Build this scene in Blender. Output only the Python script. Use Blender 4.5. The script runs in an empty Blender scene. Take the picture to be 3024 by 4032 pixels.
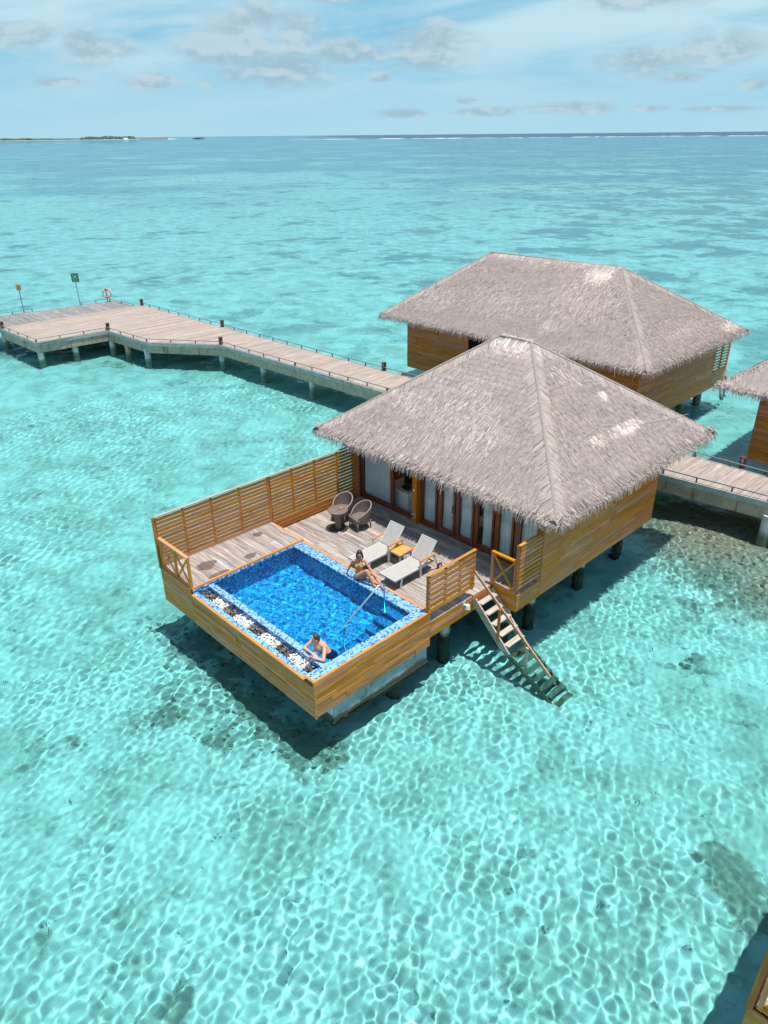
import bpy, bmesh, math, random
import numpy as np
from mathutils import Matrix, Vector, Quaternion

random.seed(11)
RNG = np.random.default_rng(5)
SC = bpy.context.scene
COL = SC.collection
R = math.radians

# ------------------------------------------------------------------ camera
cam_d = bpy.data.cameras.new('camera')
cam = bpy.data.objects.new('camera', cam_d)
COL.objects.link(cam)
_f, _yaw, _pit, _rol = 2861.17, 0.803662, 0.478848, -0.009477
fw = Vector((math.cos(_yaw) * math.cos(_pit), math.sin(_yaw) * math.cos(_pit), -math.sin(_pit)))
rt = Vector((math.sin(_yaw), -math.cos(_yaw), 0))
up = rt.cross(fw)
r2 = math.cos(_rol) * rt + math.sin(_rol) * up
u2 = -math.sin(_rol) * rt + math.cos(_rol) * up
M = Matrix((r2, u2, -fw)).transposed().to_4x4()
M.translation = Vector((-7.929, -10.624, 11.280))
cam.matrix_world = M
cam_d.sensor_fit = 'VERTICAL'
cam_d.sensor_height = 36
cam_d.lens = 36 * _f / 4032
cam_d.clip_start = 0.2
cam_d.clip_end = 90000
SC.camera = cam

# ------------------------------------------------------------------ sun, sky, exposure
SUN = Vector((0.055, -0.14, 0.988)).normalized()
sl = bpy.data.lights.new('sun', 'SUN')
sl.energy = 4.2
sl.angle = R(0.5)
sl.color = (1.0, 0.965, 0.91)
sl.cycles.is_caustics_light = True
so = bpy.data.objects.new('sun', sl)
so.rotation_euler = SUN.to_track_quat('Z', 'Y').to_euler()
so.location = (0, 0, 60)
COL.objects.link(so)

SC.view_settings.view_transform = 'Standard'
SC.view_settings.look = 'None'
SC.view_settings.exposure = 0.45
SC.view_settings.gamma = 1.0
SC.view_settings.use_curve_mapping = False

class NT:
    """small helper round a node tree"""
    def __init__(s, tree): s.t = tree
    def n(s, typ, **kw):
        nd = s.t.nodes.new(typ)
        for k, v in kw.items(): setattr(nd, k, v)
        return nd
    def l(s, a, b): s.t.links.new(a, b)
    def put(s, sock, v):
        if isinstance(v, bpy.types.NodeSocket): s.l(v, sock)
        else: sock.default_value = v
    def math(s, op, a, b=0.0, c=0.0, clamp=False):
        nd = s.n('ShaderNodeMath', operation=op, use_clamp=clamp)
        s.put(nd.inputs[0], a); s.put(nd.inputs[1], b); s.put(nd.inputs[2], c)
        return nd.outputs[0]
    def vmath(s, op, a, b=(0, 0, 0)):
        nd = s.n('ShaderNodeVectorMath', operation=op)
        s.put(nd.inputs[0], a); s.put(nd.inputs[1], b)
        return nd.outputs['Value'] if op in ('LENGTH', 'DISTANCE', 'DOT_PRODUCT') else nd.outputs[0]
    def mix(s, f, a, b, mode='MIX'):
        nd = s.n('ShaderNodeMix', data_type='RGBA', blend_type=mode)
        s.put(nd.inputs[0], f)
        for i, v in ((6, a), (7, b)):
            if not isinstance(v, bpy.types.NodeSocket) and len(v) == 3: v = (*v, 1)
            s.put(nd.inputs[i], v)
        return nd.outputs[2]
    def ramp(s, f, lo, hi):
        nd = s.n('ShaderNodeMapRange', interpolation_type='SMOOTHSTEP')
        s.put(nd.inputs[0], f); nd.inputs[1].default_value = lo; nd.inputs[2].default_value = hi
        return nd.outputs[0]
    def noise(s, vec, scale, detail=3.0, rough=0.55, dist=0.0):
        nd = s.n('ShaderNodeTexNoise')
        s.put(nd.inputs['Vector'], vec)
        nd.inputs['Scale'].default_value = scale; nd.inputs['Detail'].default_value = detail
        nd.inputs['Roughness'].default_value = rough; nd.inputs['Distortion'].default_value = dist
        return nd.outputs['Fac']
    def xyz(s, x, y, z):
        nd = s.n('ShaderNodeCombineXYZ'); s.put(nd.inputs[0], x); s.put(nd.inputs[1], y); s.put(nd.inputs[2], z)
        return nd.outputs[0]

world = bpy.data.worlds.new('World')
SC.world = world
world.use_nodes = True
wt = world.node_tree
wt.nodes.clear()
W_ = NT(wt)
sky = W_.n('ShaderNodeTexSky', sky_type='NISHITA', sun_disc=False)
sky.sun_elevation = math.asin(SUN.z)
sky.sun_rotation = math.atan2(SUN.x, SUN.y)
sky.air_density = 1.0; sky.dust_density = 0.6; sky.ozone_density = 2.0
geo = W_.n('ShaderNodeTexCoord')
vdir = geo.outputs['Generated']
sep = W_.n('ShaderNodeSeparateXYZ'); W_.l(vdir, sep.inputs[0])
az = W_.math('DEGREES', W_.math('ARCTAN2', sep.outputs[1], sep.outputs[0]))
el = W_.math('DEGREES', W_.math('ARCSINE', sep.outputs[2]))
nish = W_.mix(1.0, sky.outputs[0], (1.0, 1.0, 1.0), 'MULTIPLY')
SK = 10.0                                   # the whole sky goes through the Background at strength 0.1
def s3(r, g, b): return (r * SK, g * SK, b * SK)
# pale humid veil, deeper blue between streaks of high thin cloud
aeV = W_.xyz(az, W_.math('MULTIPLY', el, 4.2), 0.0)
tilt = W_.xyz(az, W_.math('ADD', W_.math('MULTIPLY', el, 6.0), W_.math('MULTIPLY', az, 0.55)), 3.3)
streak = W_.noise(tilt, 0.055, 5.0, 0.55, 0.6)
streak2 = W_.noise(aeV, 0.09, 6.0, 0.6, 0.8)
elc = W_.math('MAXIMUM', el, 0.0)
hz = W_.ramp(elc, 0.0, 6.5)
base = W_.mix(hz, s3(0.252, 0.428, 0.522), s3(0.152, 0.35, 0.48))
veil = W_.ramp(W_.math('ADD', W_.math('MULTIPLY', streak, 0.65), W_.math('MULTIPLY', streak2, 0.35)), 0.33, 0.60)
base = W_.mix(W_.math('MULTIPLY', veil, W_.math('ADD', 0.25, W_.math('MULTIPLY', hz, 0.75))), base, s3(0.335, 0.475, 0.54))
upmix = W_.ramp(elc, 9.0, 50.0)
base = W_.mix(W_.math('MULTIPLY', upmix, 0.65), base, nish)
# small cumulus: (azimuth, elevation, half width, half height, brightness of the puff)
CL = [(55.9, 5.5, 4.3, 1.9, .75), (54.2, 6.6, 2.2, 1.3, .9), (51.6, 5.9, 2.2, 1.7, .6), (52.6, 3.9, 4.6, 1.25, .45),
      (42.8, 5.0, 3.7, 1.6, .5), (42.2, 6.1, 1.2, 1.2, .5), (47.9, 4.8, 3.0, 1.0, .5), (46.1, 3.5, .9, .4, .3), (61.1, 3.3, 2.0, .62, .3), (66.8, 3.15, 1.9, .33, .2),
      (28.4, 4.0, 3.6, 1.0, .4), (24.8, 4.6, 3.4, 1.3, .6), (26.6, 3.1, 1.6, .45, .3), (44.6, 1.3, 2.1, .35, .15), (39.2, 1.35, 2.5, .4, .2),
      (33.2, 1.5, 3.9, .55, .25), (28.3, 1.4, 1.5, .28, .2), (23.5, 1.3, 3.0, .25, .2), (22.0, 2.6, 1.1, .4, .3), (64.5, 5.0, 3.0, 1.1, .5), (69.0, 5.6, 3.4, 1.0, .6),
      (29.5, 7.4, 5.0, .8, .6), (40.0, 2.0, 1.2, .25, .2), (57.8, 3.1, .8, .25, .2), (49.0, 7.9, 3.0, .5, .8), (12., 5., 3., 1., .4), (80., 4., 3., 1., .4), (2., 3.2, 3., .6, .4), (95., 5., 4., 1., .4)]
P2 = W_.xyz(az, el, 0.0)
acc = None; acb = None
for (a, e, sa, se, br) in CL:
    sa *= 1.25; se *= 1.2
    d = W_.vmath('LENGTH', W_.vmath('MULTIPLY', W_.vmath('SUBTRACT', P2, (a, e, 0)), (1 / sa, 1 / se, 0)))
    m = W_.math('SUBTRACT', 1.0, d, clamp=True)
    b_ = W_.math('MULTIPLY', m, br)
    acc = m if acc is None else W_.math('MAXIMUM', acc, m)
    acb = b_ if acb is None else W_.math('MAXIMUM', acb, b_)
cn = W_.noise(W_.xyz(az, W_.math('MULTIPLY', el, 2.1), 7.0), 0.42, 5.0, 0.58, 0.25)
cn_up = W_.noise(W_.xyz(az, W_.math('MULTIPLY', W_.math('ADD', el, 0.5), 2.1), 7.0), 0.42, 5.0, 0.58, 0.25)
body = W_.math('ADD', acc, W_.math('MULTIPLY', W_.math('SUBTRACT', cn, 0.5), 1.7))
cmask = W_.math('MULTIPLY', W_.ramp(body, 0.08, 0.75), W_.ramp(acc, 0.0, 0.30))
lit = W_.ramp(W_.math('ADD', W_.math('SUBTRACT', cn, cn_up), W_.math('MULTIPLY', acb, 0.22)), -0.02, 0.22)
ccol = W_.mix(lit, s3(0.222, 0.325, 0.385), s3(0.325, 0.415, 0.46))
final = W_.mix(W_.math('MULTIPLY', cmask, 0.85), base, ccol)
bg = W_.n('ShaderNodeBackground'); bg.inputs[1].default_value = 0.118
W_.l(final, bg.inputs[0])
wo = W_.n('ShaderNodeOutputWorld'); W_.l(bg.outputs[0], wo.inputs[0])
world.cycles.sampling_method = 'MANUAL'
world.cycles.sample_map_resolution = 1024

cy = SC.cycles
cy.use_denoising = True
cy.max_bounces = 9; cy.diffuse_bounces = 3; cy.glossy_bounces = 3; cy.transmission_bounces = 6; cy.transparent_max_bounces = 10
cy.caustics_reflective = False; cy.caustics_refractive = True
cy.sample_clamp_indirect = 6.0

# ------------------------------------------------------------------ helpers
WL = {}                                   # world position of each empty / thing while building
def link(o): COL.objects.link(o); return o
def tag(o, label=None, cat=None, group=None, kind=None):
    if label: o['label'] = label
    if cat: o['category'] = cat
    if group: o['group'] = group
    if kind: o['kind'] = kind
    return o
def thing(name, loc, label, cat, group=None):
    o = link(bpy.data.objects.new(name, None)); o.location = loc; o.empty_display_size = 0.2
    WL[o.name] = Vector(loc)
    return tag(o, label, cat, group)
def wpos(o): return WL.get(o.name, Vector((0, 0, 0))) if o is not None else Vector((0, 0, 0))
def attach(o, parent, world_loc):
    """place o (unrotated ancestors) at world_loc, as a child of parent"""
    link(o)
    if parent is not None:
        o.parent = parent
        if tuple(parent.scale) != (1, 1, 1): o.matrix_parent_inverse = Matrix.Diagonal((*[1 / c for c in parent.scale], 1))
    o.location = Vector(world_loc) - wpos(parent)
    WL[o.name] = Vector(world_loc)
    return o
_unit = {}
_cv = [(x, y, z) for x in (-.5, .5) for y in (-.5, .5) for z in (-.5, .5)]
_cf = [(0, 1, 3, 2), (4, 6, 7, 5), (0, 4, 5, 1), (2, 3, 7, 6), (0, 2, 6, 4), (1, 5, 7, 3)]
def unit(mat):
    if mat.name not in _unit:
        me = bpy.data.meshes.new('board'); me.from_pydata(_cv, [], _cf); me.materials.append(mat); me.update()
        _unit[mat.name] = me
    return _unit[mat.name]
def cube(name, x0, x1, y0, y1, z0, z1, mat, parent=None):
    o = bpy.data.objects.new(name, unit(mat))
    o.scale = (abs(x1 - x0), abs(y1 - y0), abs(z1 - z0))
    return attach(o, parent, ((x0 + x1) / 2, (y0 + y1) / 2, (z0 + z1) / 2))
def beam(name, p0, p1, w, h, mat, parent=None, upv=(0, 0, 1)):
    """box from p0 to p1, w across, h along upv"""
    p0 = Vector(p0); p1 = Vector(p1); d = p1 - p0; x = d.normalized()
    y = Vector(upv).cross(x).normalized(); z = x.cross(y)
    o = bpy.data.objects.new(name, unit(mat)); o.scale = (d.length, w, h)
    o.rotation_mode = 'QUATERNION'; o.rotation_quaternion = Matrix((x, y, z)).transposed().to_quaternion()
    return attach(o, parent, (p0 + p1) / 2)

class MB:
    def __init__(s): s.v = []; s.f = []; s.c = []; s.m = []; s.mi = 0
    def add(s, vs, fs, col=None):
        b = len(s.v); s.v += [tuple(v) for v in vs]
        for f in fs: s.f.append(tuple(i + b for i in f)); s.c.append(col or (1, 1, 1)); s.m.append(s.mi)
    def box(s, x0, x1, y0, y1, z0, z1, col=None, bottom=True):
        vs = [(x, y, z) for x in (x0, x1) for y in (y0, y1) for z in (z0, z1)]
        s.add(vs, _cf if bottom else [f for i, f in enumerate(_cf) if i != 4], col)
    def beam(s, p0, p1, w, h, upv=(0, 0, 1), col=None):
        p0 = Vector(p0); p1 = Vector(p1); x = (p1 - p0).normalized(); y = Vector(upv).cross(x).normalized(); z = x.cross(y)
        vs = [p + y * (w * b) + z * (h * c) for p in (p0, p1) for b in (-.5, .5) for c in (-.5, .5)]
        s.add(vs, _cf, col)
    def tube(s, path, r, n=8, caps=True, col=None):
        path = [Vector(p) for p in path]; rs = r if isinstance(r, (list, tuple)) else [r] * len(path)
        rings = []; ref = None
        for i, p in enumerate(path):
            t = (path[min(i + 1, len(path) - 1)] - path[max(i - 1, 0)]).normalized()
            if ref is None: ref = Vector((0, 0, 1)) if abs(t.z) < .9 else Vector((1, 0, 0))
            a = (ref - t * ref.dot(t)).normalized(); b = t.cross(a); ref = a
            rings.append([p + (a * math.cos(2 * math.pi * k / n) + b * math.sin(2 * math.pi * k / n)) * rs[i] for k in range(n)])
        vs = [v for q in rings for v in q]; fs = []
        for i in range(len(rings) - 1):
            for k in range(n): fs.append((i * n + k, i * n + (k + 1) % n, (i + 1) * n + (k + 1) % n, (i + 1) * n + k))
        if caps: fs.append(tuple(range(n - 1, -1, -1))); fs.append(tuple((len(rings) - 1) * n + k for k in range(n)))
        s.add(vs, fs, col)
    def ell(s, c, r, rot=None, nu=12, nv=8, col=None):
        c = Vector(c); vs = []; fs = []
        for j in range(nv + 1):
            th = math.pi * j / nv
            for i in range(nu):
                ph = 2 * math.pi * i / nu
                v = Vector((r[0] * math.sin(th) * math.cos(ph), r[1] * math.sin(th) * math.sin(ph), r[2] * math.cos(th)))
                if rot is not None: v = rot @ v
                vs.append(c + v)
        for j in range(nv):
            for i in range(nu):
                a, b = j * nu + i, j * nu + (i + 1) % nu
                fs.append((a, a + nu, b + nu, b))
        s.add(vs, fs, col)
    def cap(s, p0, p1, r0, r1=None, n=10):
        """tapered capsule"""
        r1 = r0 if r1 is None else r1; p0 = Vector(p0); p1 = Vector(p1); d = (p1 - p0).normalized()
        s.tube([p0 - d * r0 * .95, p0 - d * r0 * .7, p0, p1, p1 + d * r1 * .7, p1 + d * r1 * .95], [r0 * .3, r0 * .72, r0, r1, r1 * .72, r1 * .3], n)
    def lathe(s, c, prof, n=20, col=None):
        c = Vector(c); vs = []; fs = []
        for (r, z) in prof:
            for k in range(n): vs.append(c + Vector((r * math.cos(2 * math.pi * k / n), r * math.sin(2 * math.pi * k / n), z)))
        for j in range(len(prof) - 1):
            for k in range(n): fs.append((j * n + k, j * n + (k + 1) % n, (j + 1) * n + (k + 1) % n, (j + 1) * n + k))
        s.add(vs, fs, col)
    def prism(s, pts, z0, z1, col=None):
        n = len(pts)
        s.add([(x, y, z0) for x, y in pts] + [(x, y, z1) for x, y in pts],
              [tuple(range(n - 1, -1, -1)), tuple(range(n, 2 * n))] + [(i, (i + 1) % n, n + (i + 1) % n, n + i) for i in range(n)], col)
    def mesh(s, name, mats, smooth=False, tint=False, org=(0, 0, 0)):
        me = bpy.data.meshes.new(name); o = Vector(org)
        me.from_pydata([tuple(Vector(v) - o) for v in s.v] if o.length else s.v, [], s.f)
        for m in (mats if isinstance(mats, (list, tuple)) else [mats]): me.materials.append(m)
        me.polygons.foreach_set('material_index', s.m)
        if tint:
            at = me.attributes.new('tint', 'FLOAT_COLOR', 'FACE')
            at.data.foreach_set('color', np.array([(*c, 1.0) for c in s.c], np.float32).ravel())
        if smooth: me.shade_smooth()
        me.update()
        return me
    def build(s, name, mats, parent=None, smooth=False, tint=False, org=None):
        org = wpos(parent) if org is None else Vector(org)
        return attach(bpy.data.objects.new(name, s.mesh(name, mats, smooth, tint, org)), parent, org)

def copy_tree(o, parent=None):
    c = o.copy(); link(c); c.parent = parent
    for ch in list(o.children): copy_tree(ch, c)
    return c

# ------------------------------------------------------------------ materials
def newmat(name):
    m = bpy.data.materials.new(name); m.use_nodes = True
    return m, NT(m.node_tree), m.node_tree.nodes['Principled BSDF']
def plain(name, col, rough=.5, metal=0.0, spec=.5):
    m, t, b = newmat(name)
    g = t.n('ShaderNodeNewGeometry')
    nz = t.noise(g.outputs['Position'], 9.0, 4.0)
    t.l(t.mix(nz, tuple(c * .82 for c in col), tuple(min(1, c * 1.14) for c in col)), b.inputs['Base Color'])
    b.inputs['Roughness'].default_value = rough; b.inputs['Metallic'].default_value = metal; b.inputs['Specular IOR Level'].default_value = spec
    return m
def wood(name, c0, c1, axis, rough=.55, var=.35, weather=None, wamt=.5, spec=.4, stains=()):
    """plank timber with the grain along axis; every board its own tone"""
    m, t, b = newmat(name)
    g = t.n('ShaderNodeNewGeometry'); oi = t.n('ShaderNodeObjectInfo')
    off = t.vmath('ADD', g.outputs['Position'], t.xyz(t.math('MULTIPLY', oi.outputs['Random'], 37.0), t.math('MULTIPLY', oi.outputs['Random'], 91.0), 0.0))
    sc = [16.0, 16.0, 16.0]; sc['xyz'.index(axis)] = 0.9
    gr = t.noise(t.vmath('MULTIPLY', off, tuple(sc)), 1.6, 4.0, .6)
    col = t.mix(t.ramp(gr, .32, .68), c0, c1)
    sc2 = [3.0, 3.0, 3.0]; sc2['xyz'.index(axis)] = 0.7
    bl = t.noise(t.vmath('MULTIPLY', off, tuple(sc2)), 1.0, 3.0, .6)
    if weather: col = t.mix(t.math('MULTIPLY', t.ramp(bl, .5, .72), wamt), col, weather)
    if stains:
        acs = None; nzs = t.noise(g.outputs['Position'], 5.0, 4.0, .65)
        for (a, c, ra, rb2) in stains:
            d = t.vmath('LENGTH', t.vmath('MULTIPLY', t.vmath('SUBTRACT', g.outputs['Position'], (a, c, .05)), (1 / ra, 1 / rb2, .5)))
            mm = t.math('SUBTRACT', 1.0, d, clamp=True); acs = mm if acs is None else t.math('MAXIMUM', acs, mm)
        col = t.mix(t.math('MULTIPLY', t.math('MULTIPLY', t.ramp(t.math('ADD', acs, t.math('SUBTRACT', nzs, .5)), .25, .45), t.ramp(acs, .0, .1)), .75), col, (.085, .05, .035))
    hs = t.n('ShaderNodeHueSaturation')
    t.put(hs.inputs['Value'], t.math('ADD', 1.0 - var / 2, t.math('MULTIPLY', oi.outputs['Random'], var)))
    r2_ = t.math('FRACT', t.math('MULTIPLY', oi.outputs['Random'], 17.3))
    t.put(hs.inputs['Hue'], t.math('ADD', .494, t.math('MULTIPLY', r2_, .012)))
    t.put(hs.inputs['Saturation'], t.math('ADD', .86, t.math('MULTIPLY', r2_, .24)))
    t.l(col, hs.inputs['Color']); t.l(hs.outputs[0], b.inputs['Base Color'])
    b.inputs['Roughness'].default_value = rough; b.inputs['Specular IOR Level'].default_value = spec
    bp = t.n('ShaderNodeBump'); bp.inputs['Strength'].default_value = .25; bp.inputs['Distance'].default_value = .01
    t.l(gr, bp.inputs['Height']); t.l(bp.outputs[0], b.inputs['Normal'])
    return m
GOLD0, GOLD1 = (.42, .125, .015), (.70, .25, .042)
fasX = wood('fascia_timber_x', GOLD0, GOLD1, 'x', .5, .28, (.40, .20, .06), .45)
fasY = wood('fascia_timber_y', GOLD0, GOLD1, 'y', .5, .28, (.36, .19, .06), .5)
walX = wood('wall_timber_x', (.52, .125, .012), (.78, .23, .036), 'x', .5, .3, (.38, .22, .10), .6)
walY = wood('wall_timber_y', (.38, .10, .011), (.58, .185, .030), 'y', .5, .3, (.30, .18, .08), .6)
slX = wood('slat_timber_x', (.37, .108, .008), (.55, .19, .018), 'x', .5, .3)
slY = wood('slat_timber_y', (.37, .108, .008), (.55, .19, .018), 'y', .5, .3)
slZ = wood('slat_timber_z', (.37, .108, .008), (.55, .19, .018), 'z', .5, .3)
orX = wood('oiled_timber_x', (.50, .17, .012), (.66, .26, .028), 'x', .45, .2)
orY = wood('oiled_timber_y', (.50, .17, .012), (.66, .26, .028), 'y', .45, .2)
orZ = wood('oiled_timber_z', (.50, .17, .012), (.66, .26, .028), 'z', .45, .2)
capX = wood('cap_timber_x', (.42, .16, .045), (.60, .26, .085), 'x', .5, .2)
capY = wood('cap_timber_y', (.42, .16, .045), (.60, .26, .085), 'y', .5, .2)
paleX = wood('silvered_timber_x', (.30, .25, .19), (.42, .36, .29), 'x', .7, .15)
dkY = wood('deck_timber_y', (.215, .175, .155), (.43, .37, .335), 'y', .75, .46, (.16, .115, .085), .5, .25, ((1.02, 6.2, .45, .35), (2.25, 5.75, .32, .22), (1.05, 5.55, .5, .16), (3.2, 6.7, .3, .2)))
dkX = wood('deck_timber_x', (.215, .175, .155), (.43, .37, .335), 'x', .75, .46, (.16, .115, .085), .5, .25)
jtX = wood('jetty_timber_x', (.27, .205, .17), (.40, .315, .265), 'x', .75, .24, (.50, .42, .38), .6, .25)
jtY = wood('jetty_timber_grey_y', (.16, .145, .14), (.30, .275, .26), 'y', .8, .4, None, 0, .2)
stairW = wood('stair_timber_y', (.35, .285, .225), (.55, .48, .405), 'y', .75, .2, (.30, .2, .12), .5, .25)
stairX = wood('stair_timber_x', (.35, .285, .225), (.55, .48, .405), 'x', .75, .2, (.30, .2, .12), .5, .25)
stairWet = wood('wet_stair_timber_x', (.24, .08, .018), (.42, .165, .045), 'x', .3, .25)
stairSunk = wood('sunken_stair_timber_x', (.13, .115, .075), (.25, .225, .16), 'x', .8, .3, (.35, .34, .28), .6)
frameM = wood('red_frame_timber', (.14, .034, .013), (.25, .075, .032), 'z', .35, .1)
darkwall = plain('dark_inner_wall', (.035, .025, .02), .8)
innerfl = plain('inner_floor', (.40, .37, .33), .6)
concrete = None
def concrete_mat(name, c, stain, green=None):
    m, t, b = newmat(name)
    g = t.n('ShaderNodeNewGeometry'); p = g.outputs['Position']
    a = t.noise(p, 3.0, 6.0, .65); st = t.noise(t.vmath('MULTIPLY', p, (3.2, 3.2, .6)), 1.0, 4.0, .6)
    fine = t.noise(p, 22.0, 3.0, .6)
    col = t.mix(t.ramp(a, .3, .75), tuple(x * .78 for x in c), tuple(min(1, x * 1.15) for x in c))
    col = t.mix(t.math('MULTIPLY', t.ramp(st, .56, .7), .8), col, stain)
    col = t.mix(t.math('MULTIPLY', t.ramp(fine, .55, .75), .25), col, tuple(x * .5 for x in c))
    if green:
        sp = t.n('ShaderNodeSeparateXYZ'); t.l(p, sp.inputs[0])
        zz = t.math('ADD', sp.outputs[2], t.math('MULTIPLY', t.math('SUBTRACT', a, .5), .35))
        col = t.mix(t.ramp(zz, -1.38, -1.56), col, green)
    t.l(col, b.inputs['Base Color']); b.inputs['Roughness'].default_value = .85; b.inputs['Specular IOR Level'].default_value = .25
    bp = t.n('ShaderNodeBump'); bp.inputs['Strength'].default_value = .4; bp.inputs['Distance'].default_value = .02
    t.l(a, bp.inputs['Height']); t.l(bp.outputs[0], b.inputs['Normal'])
    return m
poolconc = concrete_mat('pool_block_concrete', (.34, .40, .43), (.06, .075, .085), (.085, .075, .05))
jetconc = concrete_mat('jetty_concrete', (.46, .38, .285), (.16, .10, .055))
jetfas = concrete_mat('jetty_edge_board', (.47, .47, .45), (.36, .36, .35))
pileM = concrete_mat('pile_concrete', (.62, .63, .62), (.42, .42, .40), (.23, .24, .20))
pileDark = concrete_mat('villa_pile_concrete', (.55, .58, .56), (.26, .28, .27), (.035, .036, .028))
pileRust = concrete_mat('rusty_pile', (.55, .40, .28), (.42, .13, .03), (.22, .2, .17))
rustM = plain('rust_brown_metal', (.10, .035, .022), .6)
railM = plain('kerb_rail_grey', (.22, .235, .24), .5)
kpost = plain('kerb_post_dark', (.15, .14, .135), .6)
whiteM = plain('white_paint', (.78, .78, .76), .45)
steel = plain('polished_steel', (.78, .80, .82), .12, 1.0)
alu = plain('grey_aluminium', (.50, .525, .53), .4, .0)
sling = plain('light_sling_fabric', (.40, .375, .345), .8, 0, .15)
armW = wood('armrest_timber', (.50, .18, .06), (.62, .27, .10), 'x', .5, .2)
tableW = wood('side_table_timber', (.58, .25, .03), (.74, .37, .06), 'x', .45, .2)
ropeM = plain('faded_rope', (.46, .43, .41), .8)
blackM = plain('black_rubber', (.02, .02, .02), .6)
skinW = plain('tanned_skin', (.56, .26, .14), .45, 0, .4)
skinM = plain('fair_skin', (.64, .33, .22), .5, 0, .4)
hairM = plain('dark_hair', (.016, .010, .008), .4)
hairB = plain('brown_hair', (.045, .026, .018), .5)
yellowM = plain('yellow_swim_fabric', (.86, .52, .10), .7, 0, .2)
eyeM = plain('eye_dark', (.03, .02, .018), .3)
lipM = plain('lip_tone', (.40, .12, .09), .5)
def shorts_mat():
    m, t, b = newmat('navy_floral_fabric')
    g = t.n('ShaderNodeNewGeometry')
    v = t.n('ShaderNodeTexVoronoi'); v.inputs['Scale'].default_value = 11.0; t.l(g.outputs['Position'], v.inputs['Vector'])
    col = t.mix(t.ramp(v.outputs['Distance'], .36, .22), (.012, .02, .085), (.34, .13, .30))
    t.l(col, b.inputs['Base Color']); b.inputs['Roughness'].default_value = .7
    return m
shortsM = shorts_mat()
def rattan_mat():
    m, t, b = newmat('woven_rattan')
    tc = t.n('ShaderNodeTexCoord'); sp = t.n('ShaderNodeSeparateXYZ'); t.l(tc.outputs['Object'], sp.inputs[0])
    ang = t.math('ABSOLUTE', t.math('ARCTAN2', sp.outputs[1], sp.outputs[0]))
    w = t.math('SINE', t.math('ADD', t.math('MULTIPLY', sp.outputs[2], 150.0), t.math('MULTIPLY', ang, 26.0)))
    w2 = t.math('ADD', .5, t.math('MULTIPLY', w, .5))
    nz = t.noise(tc.outputs['Object'], 60.0, 2.0)
    col = t.mix(t.math('ADD', t.math('MULTIPLY', w2, .7), t.math('MULTIPLY', nz, .3)), (.085, .06, .05), (.25, .195, .17))
    t.l(col, b.inputs['Base Color']); b.inputs['Roughness'].default_value = .5
    bp = t.n('ShaderNodeBump'); bp.inputs['Strength'].default_value = .5; bp.inputs['Distance'].default_value = .01
    t.l(w2, bp.inputs['Height']); t.l(bp.outputs[0], b.inputs['Normal'])
    return m
rattan = rattan_mat()
rattanE = plain('rattan_edge', (.33, .26, .225), .5)
def tint_mat(name, rough=.8, spec=.2, gain=1.0, bump=0.0):
    m, t, b = newmat(name)
    a = t.n('ShaderNodeAttribute', attribute_name='tint')
    g = t.n('ShaderNodeNewGeometry'); nz = t.noise(g.outputs['Position'], 7.0, 4.0, .6)
    t.l(t.mix(nz, t.mix(1.0, a.outputs['Color'], (.84, .84, .84), 'MULTIPLY'), t.mix(1.0, a.outputs['Color'], (1.12, 1.12, 1.12), 'MULTIPLY')), b.inputs['Base Color'])
    b.inputs['Roughness'].default_value = rough; b.inputs['Specular IOR Level'].default_value = spec
    return m
thatchM = tint_mat('thatch_leaf', .9, .1)
tileM = tint_mat('glazed_mosaic', .18, .5)
pebM = tint_mat('pebble', .45, .4)
rockM = tint_mat('coral_rubble', .9, .1)
grout = plain('tile_grout', (.50, .62, .70), .7)
folM = tint_mat('far_foliage', .9, .1)
sandM = plain('beach_sand', (.72, .66, .54), .9)
foamM = plain('surf_foam', (.85, .87, .87), .8)

def glass_mat():
    m, t, b = newmat('window_glass'); m.node_tree.nodes.remove(b); out = m.node_tree.nodes['Material Output']
    tr = t.n('ShaderNodeBsdfTransparent'); tr.inputs[0].default_value = (.93, .96, .965, 1)
    gl = t.n('ShaderNodeBsdfGlossy'); gl.inputs['Roughness'].default_value = .01
    lw = t.n('ShaderNodeLayerWeight'); lw.inputs[0].default_value = .5
    fr = t.math('ADD', .07, t.math('MULTIPLY', t.math('POWER', lw.outputs['Facing'], 4.0), .9), clamp=True)
    mx = t.n('ShaderNodeMixShader'); t.l(fr, mx.inputs[0]); t.l(tr.outputs[0], mx.inputs[1]); t.l(gl.outputs[0], mx.inputs[2]); t.l(mx.outputs[0], out.inputs[0])
    return m
glassM = glass_mat()
def curtain_mat():
    m, t, b = newmat('sheer_curtain'); b.inputs['Base Color'].default_value = (.62, .70, .71, 1); b.inputs['Roughness'].default_value = .9
    b.inputs['Specular IOR Level'].default_value = 0
    return m
curtM = curtain_mat()

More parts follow.
